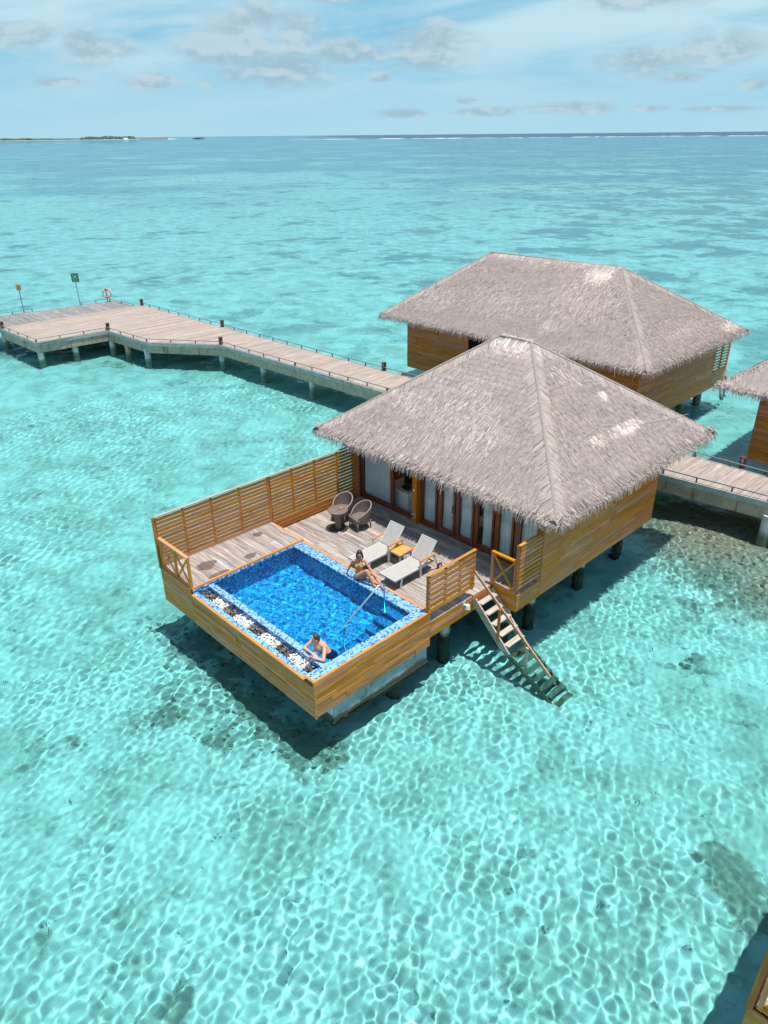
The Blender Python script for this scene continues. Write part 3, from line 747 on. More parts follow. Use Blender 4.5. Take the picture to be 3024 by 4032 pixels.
# ------------------------------------------------------------------ pool
X1, Y1 = 3.993, 7.112                         # pool terrace: right end (towards the house), far left side
RZ = .05                                      # raised deck level
pool = thing('swimming_pool', (2.0, 2.7, 0), 'blue mosaic plunge pool in a timber clad terrace above the lagoon', 'pool')
CI = (.72, 3.60, .34, 5.385); DEP = -1.25; PW = -.062; LG = -.05
BL = [(.20, .41, .66), (.26, .47, .71), (.23, .44, .68)]; MD = [(.06, .25, .62), (.08, .30, .68), (.09, .33, .68)]; NV = [(.016, .06, .21), (.02, .075, .25)]
FL = [(.50, .76, .95), (.55, .82, .97), (.45, .70, .93)]
def tilecol(a, b):
    q = random.random()
    if b > .395 and q < a: return random.choice(FL)
    return random.choice(BL if q < a else MD if q < a + b else NV)
def tiles(mb, o, u, v, n, lu, lv, mixp=(.52, .28), s=.05):
    """rows of mosaic tiles standing a little proud of their bed"""
    o, u, v, n = Vector(o), Vector(u), Vector(v), Vector(n)
    nu, nv = max(1, round(lu / s)), max(1, round(lv / s)); su, sv = lu / nu, lv / nv; g = .0035; h = .005
    for i in range(nu):
        for j in range(nv):
            a = o + u * (i * su + g) + v * (j * sv + g); b = a + u * (su - 2 * g); c = b + v * (sv - 2 * g); d = a + v * (sv - 2 * g); e = n * h
            mb.add([a, b, c, d, a + e, b + e, c + e, d + e], [(4, 5, 6, 7), (0, 1, 5, 4), (1, 2, 6, 5), (2, 3, 7, 6), (3, 0, 4, 7)], tilecol(*mixp))
UX, UY, UZ = (1, 0, 0), (0, 1, 0), (0, 0, 1)
def nx(v): return tuple(-c for c in v)
# shell in grout colour
sh = MB()
x0, x1, y0, y1 = CI
sh.box(x0 - .2, x1 + .33, y0 - .28, y1 + .02, DEP - .12, DEP)
sh.box(x1, X1 - .066, .062, 5.385, DEP, -.006)                       # house side
sh.box(x0 - .22, x1 - .001, .062, y0, DEP, -.006)                    # right side
sh.box(.062, x0 - .221, .062, .36, -.62, -.006)
sh.box(x0 - .18, x0, y0 + .001, y1, DEP, LG - .006)                  # overflow ledge
sh.box(x0 - .2, X1 - .07, y1 + .001, y1 + .05, DEP, RZ - .03)            # left side
sh.box(.062, x0 - .201, y1 + .001, y1 + .05, -.62, RZ - .03)
sh.box(.062, .20, .361, y1, -.62, -.126); sh.box(.201, .539, .361, y1, -.62, -.34)
sh.build('shell', grout, pool)
tm = MB()
tiles(tm, (x1 + .001, .062, -.006), UX, UY, UZ, X1 - .067 - x1, 5.32, (.56, .27))
tiles(tm, (x0 - .18, .062, -.006), UX, UY, UZ, x1 - x0 + .18, y0 - .062, (.56, .27))
tiles(tm, (.064, .062, -.006), UX, UY, UZ, x0 - .246, .298, (.56, .27))
tiles(tm, (x0 - .18, y0 + .002, LG - .006), UX, UY, UZ, .178, y1 - y0, (.66, .16))
tiles(tm, (.064, .362, -.126), UX, UY, UZ, .135, y1 - .364, (.50, .34))
tiles(tm, (x0 - .18, y0 + .02, -.34), UY, UZ, (-1, 0, 0), y1 - y0 - .02, .28, (.24, .36))
tiles(tm, (x0, y1, DEP), UX, UZ, (0, -1, 0), x1 - x0, RZ - .04 - DEP, (.36, .396))  # walls: darker tile mix than the floor, shade of their facing put into colour
tiles(tm, (.2, y1, -.34), UX, UZ, (0, -1, 0), x0 - .2, RZ - .04 + .34, (.22, .40))
tiles(tm, (.064, y1, -.126), UX, UZ, (0, -1, 0), .136, RZ - .04 + .126, (.22, .40))
tiles(tm, (x1, y0, DEP), UY, UZ, (-1, 0, 0), y1 - y0, -.01 - DEP, (.36, .396))
tiles(tm, (x0, y0, DEP), UX, UZ, (0, 1, 0), x1 - x0, -.01 - DEP, (.36, .396))
tiles(tm, (x0, y0, DEP), UY, UZ, (1, 0, 0), y1 - y0, LG - .01 - DEP, (.36, .396))
tiles(tm, (x0, y0, DEP), UX, UY, UZ, x1 - x0, y1 - y0, (.62, .40 * .99))
mo = tm.build('mosaic', tileM, pool, False, True); mo['kind'] = 'stuff'
for k in range(4):
    sx1 = x1 - .30 * k - .002; sx0 = sx1 - .296; sz = -.30 - .25 * k
    b = MB(); b.box(sx0, sx1, y0 + .002, 1.20, DEP + .002, sz)
    s_ = b.build('step', grout, pool)
    q = MB(); tiles(q, (sx0, y0 + .004, sz), UX, UY, UZ, .294, 1.19 - y0, (.54, .28)); tiles(q, (sx0, y0 + .004, DEP), UY, UZ, (-1, 0, 0), 1.19 - y0, sz - DEP - .01, (.06, .3)); tiles(q, (sx0, 1.20, DEP), UX, UZ, (0, 1, 0), .294, sz - DEP - .01, (.1, .4))
    t_ = q.build('mosaic', tileM, s_, False, True); t_['kind'] = 'stuff'
for (px, py, pz, ax) in ((x1 - .012, 4.05, -.62, 'x'), (x1 - .012, 2.1, -.62, 'x'), (2.2, y0 + .012, -.62, 'y')):
    b = MB(); d = Vector((-.02, 0, 0)) if ax == 'x' else Vector((0, .02, 0)); b.tube([Vector((px, py, pz)), Vector((px, py, pz)) + d], .085, 14)
    b.build('pool_light', whiteM, pool)
# pool water
def pool_tint(t, g, rf):
    n = t.noise(g.outputs['Position'], .8, 2.0, .5)
    t.l(t.mix(n, (.17, .765, 1.0), (.22, .80, 1.0)), rf.inputs['Color'])
poolW = water_mat('pool_water', pool_tint, 9.0, .12)
ps = []
for k in range(40):
    L = .15 * (.7 / .15) ** rw.random() ** 1.2; ps.append((L, rw.random() * 6.283, .0021 * L ** 1.2 * rw.uniform(.5, 1.5), rw.random() * 6.283))
def pfn(X, Y):
    e = np.clip(np.minimum(np.minimum(X - x0, x1 - X), np.minimum(Y - y0, y1 - Y)) / .05, 0, 1)
    return PW + e * (wave_fn(ps, 0)(X, Y))
pw = grid_mesh('pool_water', np.linspace(x0 + .001, x1 - .001, 130), np.linspace(y0 + .006, y1 - .006, 226), pfn, poolW)
pw.parent = pool; pw.location = -Vector(pool.location); pw.cycles.is_caustics_caster = True
# pebble trough between the overflow ledge and the outer tiles
yy = [.40, .93, 1.52, 2.10, 2.68, 3.25, 3.84, 4.42, 5.36][::-1]
yy = [5.36, 4.88, 4.30, 3.80, 3.12, 2.60, 1.92, 1.42, .78, .38]
for k in range(9):
    ya, yb = yy[k + 1], yy[k]; dark = k % 2 == 0; b = MB(); g0 = .035 if dark else .62; b.box(.203, .537, ya, yb, -.338, -.300, (g0, g0 * .96, g0 * .9))
    for _ in range(int((yb - ya) * 420)):
        px, py = random.uniform(.215, .525), random.uniform(ya + .01, yb - .01); r = random.uniform(.018, .036)
        if dark: g0 = random.choice((.03, .05, .09, .16, .24)); c = (g0, g0 * .97, g0 * .9)
        else: g0 = random.uniform(.62, .86); c = (g0, g0 * .95, g0 * .89)
        rock(b, (px, py, -.30 + random.uniform(.0, .11)), r, c, random.uniform(.55, .9), 6)
    o = b.build('pebbles', pebM, None, True, True, org=(.37, (ya + yb) / 2, -.33)); o['kind'] = 'stuff'
    o['label'] = ('bed of dark grey pebbles' if dark else 'bed of white pebbles') + ' in the trough along the outer pool edge'
# timber cladding of the terrace
f = cube('cladding', .024, X1 - .02, .026, .055, -1.08, -.03, darkwall, pool); boards(f, 'plank', 'y', .024, .03, X1, -1.10, -.028, .134, .022, fasX, -1, (1.2, 2.6), .022, .006, .006)
f = cube('cladding', .026, .055, .06, 5.44, -1.08, -.16, darkwall, pool); boards(f, 'plank', 'x', .024, .03, 5.44, -1.10, -.155, .134, .022, fasY, -1, (1.1, 2.6), .022, .006, .006)
cube('corner_trim', -.018, .03, -.018, .03, -1.115, -.026, fasX, pool)
cube('coping_board', -.012, X1 + .03, -.014, .058, -.024, .004, capX, pool)
cube('coping_board', -.014, .056, .060, .36, -.024, .003, capY, pool)
cube('coping_board', -.022, .056, .364, 5.40, -.152, -.122, capY, pool)
cube('coping_board', X1 - .062, X1 + .02, .06, 5.46, -.03, .006, orY, pool)
cube('coping_board', .03, X1 + .02, 5.388, 5.462, RZ - .05, RZ + .012, orX, pool)
b = MB(); b.box(.58, 3.93, .045, 5.2, -1.78, -1.385); b.box(.58, 3.93, .047, .061, -1.384, -1.05); b.box(.58, .60, .0611, 5.2, -1.384, -1.26); b.build('tank_block', poolconc, pool)
b = MB(); b.box(.54, 3.97, .012, .12, -1.83, -1.64); b.build('tank_ledge', pileDark, pool)
for (x, y) in ((3.0, .28), (.9, 4.9), (3.5, 4.9)): pile(pool, x, y + .12, .15, -1.5, pileDark)
# steel grab rail
gr = thing('handrail', (3.3, 1.05, -.30), 'bent stainless steel handrail rising from the pool steps', 'handrail')
b = MB(); pth = [(3.32, 1.05, -.295), (3.31, 1.05, .60), (3.285, 1.05, .72), (3.21, 1.05, .785), (3.10, 1.05, .755), (1.98, 1.05, .16), (1.88, 1.05, .09), (1.85, 1.05, -.02), (1.87, 1.05, -1.25)]
b.tube(pth, .024, 10); b.build('rail', steel, gr, True)
b = MB(); b.tube([(3.32, 1.05, -.296), (3.32, 1.05, -.275)], .055, 12); b.build('base_flange', steel, gr)

# ------------------------------------------------------------------ decks
deck = thing('timber_deck', (6.0, 3.0, DZ), 'weathered grey plank deck round the pool in front of the glass doors', 'deck')
sub = cube('deck_frame', 4.0, 7.88, .06, 6.98, DZ - .22, DZ - .035, darkwall, deck)
def planks_y(xa, xb, ya, yb, z, mat, parent, wd_=.125, seg=(1.8, 3.2), th=.03, name='plank'):
    n = max(1, round((xb - xa) / wd_)); s = (xb - xa) / n
    for k in range(n):
        y = yb; first = True
        while y > ya + .02:
            l = random.uniform(*seg) * (random.uniform(.3, 1) if first else 1); first = False; lo = max(ya, y - l)
            if lo - ya < .4: lo = ya
            dz = random.uniform(-.002, .002)
            cube(name, xa + k * s + .003, xa + (k + 1) * s - .003, lo + .002, y - .002, z - th + dz, z + dz, mat, parent); y = lo
planks_y(4.02, 7.90, .005, 7.02, DZ, dkY, deck)
cube('deck_frame', 6.68, 7.76, -.84, 0.0, DZ - .22, DZ - .035, darkwall, deck)
planks_y(6.655, 7.80, -.855, .003, DZ, dkY, deck, .125, (2, 3))
cube('deck_frame', .05, 3.98, 5.47, 7.06, RZ - .25, RZ - .035, darkwall, deck)
planks_y(.06, 3.98, 5.465, 7.06, RZ, dkY, deck, .125, (2.2, 3.4))
cube('riser_board', 3.985, 4.015, 5.47, 7.04, DZ, RZ - .004, orY, deck)
f = cube('cladding', .026, .055, 5.45, 7.09, -1.08, RZ - .05, darkwall, deck); boards(f, 'plank', 'x', .024, 5.444, 7.11, -1.10, RZ - .02, .142, .022, fasY, -1, (3, 4), .008)
cube('edge_board', -.012, .06, 5.46, 7.11, RZ - .02, RZ + .008, capY, deck)
f = cube('cladding', .06, 7.8, 7.07, 7.095, -1.08, DZ - .05, darkwall, deck); boards(f, 'plank', 'y', 7.10, .03, 7.8, -1.10, RZ - .06, .28, .02, fasX, 1, (3, 4), .005)
f = cube('cladding', X1 + .02, 6.62, .03, .05, -.84, DZ - .03, darkwall, deck); boards(f, 'plank', 'y', .026, X1 + .015, 6.62, -.86, DZ - .006, .17, .02, fasX, -1, (2.0, 3.2), .006)
f = cube('cladding', 6.68, 6.70, -.84, .02, -.88, DZ - .03, darkwall, deck); boards(f, 'plank', 'x', 6.676, -.86, .05, -.90, DZ - .004, .19, .02, orY, -1, (3, 4), .004)
f = cube('cladding', 6.68, 7.74, -.842, -.83, -.88, DZ - .03, darkwall, deck); boards(f, 'plank', 'y', -.85, 6.66, 7.79, -.90, DZ - .004, .19, .022, fasX, -1, (3, 4), .006)
for (x, y) in ((5.12, .46), (5.2, 4.0), (5.2, 6.7), (1.0, 6.7), (6.9, -.35)): pile(deck, x, y, .17, -.86, pileDark)

# ------------------------------------------------------------------ slatted screens and cross railings
def slat_screen(name, label, plane, c, spans, z0, z1, pitch, mats, side, cap=True, cap_mat=None, posts=(), battens=(), psize=.09, th=.022, sh_=.1):
    t_ = thing(name, ((spans[0][0] if plane == 'y' else c), (c if plane == 'y' else spans[0][0]), z0), label, 'privacy screen', 'slatted timber screens')
    def bx(nm, a0, a1, d0, d1, za, zb, mt):
        lo, hi = sorted((c + side * d0, c + side * d1))
        return cube(nm, a0, a1, lo, hi, za, zb, mt, t_) if plane == 'y' else cube(nm, lo, hi, a0, a1, za, zb, mt, t_)
    n = round((z1 - z0) / pitch); pitch = (z1 - z0) / n
    for (a0, a1) in spans:
        for k in range(n):
            za = z0 + k * pitch + random.uniform(-.003, .003)
            bx('slat', a0, a1, random.uniform(-.002, .002), th + random.uniform(0, .003), za, za + sh_, mats)
    for a in posts: bx('post', a - psize / 2, a + psize / 2, -psize, -.003, z0 - .08, z1 + .01, slZ)
    for a in battens: bx('batten', a - .03, a + .03, -.045, -.003, z0, z1 - .01, slZ)
    a0, a1 = spans[0][0], spans[-1][1]
    if cap: bx('cap_rail', a0 - .03, a1 + .03, -psize * .6 - .005, th + .01, z1 + .012, z1 + .04, cap_mat or mats)
    return t_
# long screen on the far left: slats on the deck side of posts
slat_screen('slat_screen', 'long slatted timber wall running from the villa past the raised deck', 'y', 7.055, ((.06, 4.0), (4.06, 7.74)), .07, 1.66, .1225, slX, -1, True, paleX, (.03, 4.03, 7.74), (.95, 1.9, 2.9, 4.95, 5.9, 6.9), .09, .018, .097)
for k in range(3): cube('slat', 4.06, 7.74, 7.031, 7.055, .07 - .1225 * (k + 1), .17 - .1225 * (k + 1), slX, bpy.data.objects['slat_screen'])
slat_screen('slat_screen', 'short slatted screen with rounded cap between pool corner and stair head', 'y', 0.01, ((3.90, 5.80),), -.02, 1.14, .1665, fasX, -1, True, capX, (3.95, 5.75), (4.6, 5.2), .08, .022, .117)
slat_screen('slat_screen', 'small slatted screen beside the house corner under the roof', 'y', -.862, ((6.66, 7.74),), -.14, 1.27, .141, fasX, -1, True, orX, (6.66,), (), .09, .02, .1)
cube('post', 7.68, 7.735, -.86, -.78, DZ, 1.2, fasX, bpy.data.objects['slat_screen.002'])
def cross_rail(label, x, y0_, y1_, z0, z1, bays):
    t_ = thing('cross_railing', (x, (y0_ + y1_) / 2, z0), label, 'railing', 'cross braced timber railings')
    cube('rail', x - .05, x + .05, y0_, y1_, z1 - .055, z1, orY, t_); cube('rail', x - .035, x + .035, y0_, y1_, z0 + .02, z0 + .07, orY, t_)
    n = len(bays)
    ps_ = [y0_ + .035] + list(bays) + [y1_ - .035]
    for i, y in enumerate(ps_): cube('post', x - .034, x + .034, y - .034, y + .034, z0, z1 - .056, orZ, t_)
    for i in range(len(ps_) - 1):
        a, b_ = ps_[i] + .034, ps_[i + 1] - .034
        beam('brace', (x - .012, a, z0 + .08), (x - .012, b_, z1 - .065), .03, .05, orY, t_, (0, 0, 1)); beam('brace', (x + .019, b_, z0 + .08), (x + .019, a, z1 - .065), .03, .05, orY, t_, (0, 0, 1))
    return t_
cross_rail('bright orange railing with two crosses at the end of the raised deck', .06, 5.42, 7.02, RZ + .01, 1.05, [6.2])
cross_rail('bright orange railing with a single cross at the head of the stair', 6.67, -.80, .08, DZ + .002, .76, [])

# white tap fitting on the walkway edge
t = thing('wall_lamp', (5.42, -.03, -.47), 'small white round fitting on the deck edge beside the stair', 'lamp')
cube('plate', 5.33, 5.45, -.012, -.002, -.50, -.33, alu, t)
b = MB(); b.tube([(5.40, -.012, -.44), (5.40, -.10, -.44)], .022, 8); b.build('arm', whiteM, t)
b = MB(); b.tube([(5.42, -.12, -.53), (5.42, -.12, -.51), (5.42, -.12, -.42), (5.42, -.12, -.39)], [.075, .07, .06, .035], 14); b.build('lamp_shade', whiteM, t)

# ------------------------------------------------------------------ stair into the lagoon
stair = thing('staircase', (6.2, 0, DZ), 'weathered wooden staircase running from the deck down into the water', 'staircase')
sx0, sx1 = 5.80, 6.63; SL = -.97
def sz_(y): return DZ - .06 + y * -SL * 1.0
b0, b1 = (0, -.03), (0, -2.95)
for x in (sx0 + .02, sx1 - .02):
    beam('stringer', (x, 0.0, DZ - .15), (x, -1.36, DZ - .15 + 1.36 * SL), .04, .23, stairW, stair)
    beam('stringer', (x, -1.36, DZ - .15 + 1.36 * SL), (x, -2.92, DZ - .15 + 2.92 * SL), .042, .232, stairSunk, stair)
for k in range(12):
    y = -.22 - .252 * k; z = DZ - .18 - .236 * k
    mt = stairX if k < 5 else stairWet if k == 5 else stairSunk
    cube('tread', sx0 + .045, sx1 - .045, y - .085, y + .095, z - .035, z, mt, stair)
rl = [(sx0 + .02, .03, .47), (sx0 + .02, -2.72, -1.66)]
beam('handrail', rl[0], rl[1], .045, .07, wood('rail_timber_y', (.36, .17, .07), (.52, .30, .17), 'y', .6, .1), stair)
for (y, zb) in ((-.96, -1.42), (-1.95, -2.2)):
    zt = .47 + (.03 - y) * -(2.13 / 2.75); cube('rail_post', sx0 - .045, sx0 - .003, y - .04, y + .04, zb, zt - .03, fasX if y > -1 else stairW, stair)

# ------------------------------------------------------------------ loungers, side table, rattan set
LG_ = 'sun loungers on the deck'
t = thing('sun_lounger', (4.36, 2.02, DZ), 'grey sling sun lounger nearest the stair, black wheel showing', 'sun lounger', LG_)
ya, yb, zs = 1.72, 2.32, .0
m = MB()
for y in (ya, yb): m.beam((4.36, y, zs), (6.02, y, zs), .04, .055)
for x in (4.38, 5.70, 5.98): m.beam((x, ya, zs), (x, yb, zs), .04, .05)
m.build('frame', alu, t)
m = MB(); m.box(4.40, 5.66, ya + .02, yb - .02, zs + .022, zs + .034); m.build('seat_sling', sling, t)
bk0, bk1 = Vector((5.68, 0, zs + .04)), Vector((6.13, 0, zs + .60))
m = MB(); dn_ = (bk1 - bk0).normalized(); nn = Vector((-dn_.z, 0, dn_.x))
m.add([bk0 + Vector((0, y, 0)) + nn * s for y in (ya + .03, yb - .03) for s in (0, .012)] + [bk1 + Vector((0, y, 0)) + nn * s for y in (ya + .03, yb - .03) for s in (0, .012)], [(0, 2, 3, 1), (4, 5, 7, 6), (0, 1, 5, 4), (2, 6, 7, 3), (1, 3, 7, 5), (0, 4, 6, 2)])
m.build('back_sling', sling, t)
m = MB()
for y in (ya + .015, yb - .015): m.beam(bk0 + Vector((0, y, 0)), bk1 + Vector((0, y, 0)), .03, .03)
m.beam(bk1 + Vector((0, ya, 0)), bk1 + Vector((0, yb, 0)), .03, .03); m.beam((5.95, 2.02, zs), (6.0, 2.02, .42), .03, .03); m.build('back_frame', alu, t)
for y in (ya, yb):
    s = -1 if y == ya else 1
    beam('leg', (4.66, y, zs - .03), (4.60, y + .02 * s, DZ), .035, .05, alu, t); cube('leg', 5.38, 5.43, y + s * .03 - .02, y + s * .03 + .02, DZ, .235, alu, t)
    beam('leg', (5.97, y + .03 * s, .235), (6.17, y + .03 * s, DZ + .1), .035, .045, alu, t)
    cube('armrest', 5.36, 6.0, y + s * .03 - .03, y + s * .03 + .03, .237, .262, armW, t)
    m = MB(); m.tube([(6.20, y + s * .05, DZ + .1), (6.20, y + s * .10, DZ + .1)], .10, 16); wl = m.build('wheel', blackM, t)
    m = MB(); m.tube([(6.20, y + s * .045, DZ + .1), (6.20, y + s * .105, DZ + .1)], .055, 10); m.build('rim', alu, wl)
t2 = copy_tree(t); t2.location = (4.31, 3.31, DZ); t2['label'] = 'grey sling sun lounger behind the woman, farther from the stair'
t = thing('side_table', (5.70, 2.80, DZ), 'small orange slatted side table standing between the two sun loungers', 'side table')
for k in range(5): cube('slat', 5.42, 5.97, 2.545 + k * .104, 2.545 + k * .104 + .096, .035, .058, tableW, t)
for x in (5.46, 5.93):
    for y in (2.58, 3.02): cube('leg', x - .022, x + .022, y - .022, y + .022, DZ, .0, alu, t)
m = MB()
for y in (2.58, 3.02): m.beam((5.44, y, .012), (5.95, y, .012), .04, .045)
for x in (5.46, 5.93): m.beam((x, 2.60, .012), (x, 3.0, .012), .04, .043)
m.build('frame', alu, t)

ch = thing('rattan_chair', (0, 0, 0), 'brown woven tub chair nearer the glass doors', 'chair', 'rattan tub chairs')
NS = 40; o_t, o_b, i_t = [], [], []
for k in range(NS + 1):
    s = -1 + 2 * k / NS; a = s * R(138)
    ex, ey = .335 * math.cos(a) + .02, .325 * math.sin(a)
    h = .47 + .39 * (max(0, math.cos(a * .62)) ** 1.5) if abs(s) < 1 else .46
    h = .45 + .42 * (1 - abs(s) ** 1.7)
    fl = 1.0 + .16 * (h - .3)
    o_t.append(Vector((ex * fl, ey * fl, h))); o_b.append(Vector((ex * .86, ey * .88, .25)))
vs = []; fs = []; RW = 7
for side in (0, 1):
    for j in range(RW):
        q = j / (RW - 1)
        for k in range(NS + 1):
            p = o_b[k].lerp(o_t[k], q); rad = Vector((p.x, p.y, 0)).normalized(); bul = .02 * math.sin(q * math.pi)
            vs.append(p + rad * (bul - (.03 if side else 0)))
N1 = NS + 1
for side in (0, 1):
    for j in range(RW - 1):
        for k in range(NS):
            a = side * RW * N1 + j * N1 + k; q = (a, a + 1, a + N1 + 1, a + N1); fs.append(q if not side else q[::-1])
m = MB(); m.add(vs, fs); m.build('backrest', rattan, ch, True)
m = MB(); m.tube([p + Vector((p.x, p.y, 0)).normalized() * -.014 for p in o_t], .019, 6); m.build('rim', rattanE, ch, True)
m = MB(); pts = [(-.29, -.27), (.1, -.29), (.26, -.2), (.31, 0), (.26, .2), (.1, .29), (-.29, .27)]; m.prism(pts, .36, .415); m.build('seat', rattan, ch)
m = MB(); m.box(-.30, -.275, -.27, .27, .22, .40); m.build('apron', rattan, ch)
for (x, y) in ((-.27, -.25), (-.27, .25), (.24, -.21), (.24, .21)):
    m = MB(); m.tube([(x * 1.12 if x > 0 else x, y, 0), (x, y, .3)], [.02, .034], 8); m.build('leg', rattan, ch, True)
c2 = copy_tree(ch); c2['label'] = 'brown woven tub chair in the corner by the slatted wall'
ch.location = (6.28, 5.24, DZ); ch.rotation_euler = (0, 0, R(-10)); c2.location = (6.24, 6.10, DZ); c2.rotation_euler = (0, 0, R(14))
t = thing('rattan_table', (5.70, 5.70, DZ), 'round woven table on a pillar foot before the rattan chairs', 'table')
m = MB(); m.lathe((5.70, 5.70, 0), [(0, .385), (.30, .385), (.335, .375), (.34, .36), (.325, .345), (0, .345)], 30); m.build('tabletop', rattan, t, org=(5.70, 5.70, 0))
m = MB(); m.lathe((5.70, 5.70, DZ), [(.10, .03), (.105, .30), (.125, .45), (.20, .60), (.25, .68)], 20); m.build('pillar', rattan, t, True)
m = MB(); m.lathe((5.70, 5.70, DZ), [(0, .03), (.30, .03), (.325, .015), (.33, .002)], 30); m.build('base', plain('dark_glass_base', (.05, .045, .04), .15), t)
m = MB(); m.box(5.75, 5.84, 5.60, 5.68, .387, .425); o = m.build('wooden_box', orX, None, org=(5.79, 5.64, .387)); tag(o, 'tiny wooden box on the round woven table', 'box')

# ------------------------------------------------------------------ people
def figure(name, mb, mat, parent, vox=.008, sm=3):
    me = mb.mesh(name, mat); o = link(bpy.data.objects.new(name, me))
    r = o.modifiers.new('remesh', 'REMESH'); r.mode = 'VOXEL'; r.voxel_size = vox; r.use_smooth_shade = True
    s = o.modifiers.new('smooth', 'SMOOTH'); s.factor = .5; s.iterations = sm
    dg = bpy.context.evaluated_depsgraph_get(); me2 = bpy.data.meshes.new_from_object(o.evaluated_get(dg)); me2.name = name
    bpy.data.objects.remove(o); me2.materials.clear(); me2.materials.append(mat); me2.shade_smooth()
    org = wpos(parent); me2.transform(Matrix.Translation(-org))
    return attach(bpy.data.objects.new(name, me2), parent, org)
def V(*a): return Vector(a)
def add_hand(mb, wrist, palm_dir, side_dir, k=1.0, curl=.35):
    """palm with four bent fingers and a thumb; palm_dir points to the finger tips, side_dir to the thumb"""
    d = V(*palm_dir).normalized(); s = V(*side_dir); s = (s - d * s.dot(d)).normalized(); n = d.cross(s)
    if n.z > 0: n = -n
    w_ = V(*wrist); pc = w_ + d * .05 * k
    for q in (-.026, -.009, .009, .026): mb.cap(w_ + s * q * .7 * k, pc + d * .03 * k + s * q * k, .013 * k, .0115 * k, 8)
    for q, l in ((-.030, .056), (-.0105, .070), (.0105, .074), (.030, .064)):
        a = pc + d * .038 * k + s * q * k; b = a + (d + n * curl * .4).normalized() * l * .5 * k; c = b + (d + n * curl * 1.3).normalized() * l * .5 * k
        mb.cap(a, b, .0088 * k, .008 * k, 8); mb.cap(b, c, .008 * k, .0066 * k, 8)
    a = w_ + d * .02 * k + s * .026 * k; b = a + (s * .8 + d * .7).normalized() * .04 * k; c = b + (s * .25 + d * 1.0).normalized() * .032 * k
    mb.cap(a, b, .0115 * k, .0095 * k, 8); mb.cap(b, c, .0095 * k, .0075 * k, 8)
def add_head(mb, c, fdir, upd, k=1.0):
    f = V(*fdir).normalized(); u = V(*upd); u = (u - f * u.dot(f)).normalized(); s = u.cross(f); c = V(*c)
    rot = Matrix((f, s, u)).transposed()
    mb.ell(c + u * .015 * k, (.094 * k, .075 * k, .098 * k), rot, 16, 12)            # skull
    mb.ell(c + f * .030 * k - u * .045 * k, (.062 * k, .058 * k, .075 * k), rot, 14, 10)   # face and jaw
    mb.ell(c + f * .070 * k - u * .098 * k, (.024 * k, .026 * k, .02 * k), rot, 10, 8)     # chin
    mb.cap(c + f * .092 * k - u * .012 * k, c + f * .108 * k - u * .045 * k, .009 * k, .014 * k, 8)   # nose
    for q in (-1, 1):
        mb.ell(c + s * q * .077 * k - u * .022 * k - f * .005 * k, (.020 * k, .010 * k, .032 * k), rot, 8, 6)   # ears
        mb.ell(c + f * .078 * k + s * q * .030 * k + u * .016 * k, (.014 * k, .022 * k, .008 * k), rot, 8, 6)   # brow
        mb.ell(c + f * .062 * k + s * q * .038 * k - u * .03 * k, (.02 * k, .02 * k, .02 * k), rot, 8, 6)   # cheeks
    return f, u, s, c, rot
def face_bits(parent, f, u, s, c, rot, k=1.0):
    for q in (-1, 1):
        m = MB(); m.ell(c + f * .085 * k + s * q * .031 * k - u * .004 * k, (.008 * k, .013 * k, .007 * k), rot, 8, 6); m.build('eye', eyeM, parent, True)
    m = MB(); m.ell(c + f * .094 * k - u * .075 * k, (.008 * k, .022 * k, .008 * k), rot, 10, 6); m.build('mouth', lipM, parent, True)

wm = thing('person', (3.78, 2.5, .0), 'woman in a yellow bikini sitting on the tiled pool edge, leaning back on one arm', 'person')
m = MB()
hipR, hipL = V(3.70, 2.54, .115), V(3.86, 2.47, .115)
m.ell((3.78, 2.53, .125), (.135, .165, .115), Matrix.Rotation(R(-25), 3, 'Z'), 16, 12)
m.cap(V(3.785, 2.55, .18), V(3.79, 2.585, .33), .118, .098, 14); m.cap(V(3.79, 2.585, .33), V(3.79, 2.575, .47), .098, .118, 14)
m.ell((3.79, 2.57, .50), (.105, .165, .11), Matrix.Rotation(R(-40), 3, 'Z'), 16, 12)
for q in (-1, 1): m.ell(V(3.79, 2.57, .47) + V(-.072, -.062, 0) + V(-.65, .75, 0) * .062 * -q, (.052, .052, .05), None, 12, 8)
shR, shL = V(3.685, 2.685, .575), V(3.895, 2.455, .59)
m.cap(shR, V(3.79, 2.565, .60), .05, .055); m.cap(shL, V(3.79, 2.565, .60), .05, .055); m.cap(V(3.79, 2.565, .58), V(3.775, 2.54, .70), .052, .047, 12)
eR, wR = V(3.655, 2.83, .32), V(3.70, 2.99, .055); m.cap(shR, eR, .044, .035); m.cap(eR, wR, .035, .024); add_hand(m, wR + V(0, .0, -.022), (-.25, .95, -.08), (-.9, -.3, 0), .95, .1)
eL, wL = V(3.935, 2.27, .375), V(3.90, 2.07, .335); m.cap(shL, eL, .044, .035); m.cap(eL, wL, .035, .024); add_hand(m, wL, (-.25, -.95, -.25), (-.9, .3, .1), .95, .5)
kR, aR = V(3.735, 2.20, .42), V(3.79, 1.985, .075); m.cap(hipR, V(3.715, 2.38, .26), .092, .08, 12); m.cap(V(3.715, 2.38, .26), kR, .08, .056, 12); m.cap(kR, kR.lerp(aR, .35), .055, .054, 12); m.cap(kR.lerp(aR, .35), aR, .054, .033, 12)
kL, aL = V(3.895, 2.12, .305), V(3.885, 1.745, .07); m.cap(hipL, V(3.88, 2.30, .22), .092, .08, 12); m.cap(V(3.88, 2.30, .22), kL, .08, .056, 12); m.cap(kL, kL.lerp(aL, .35), .055, .054, 12); m.cap(kL.lerp(aL, .35), aL, .054, .033, 12)
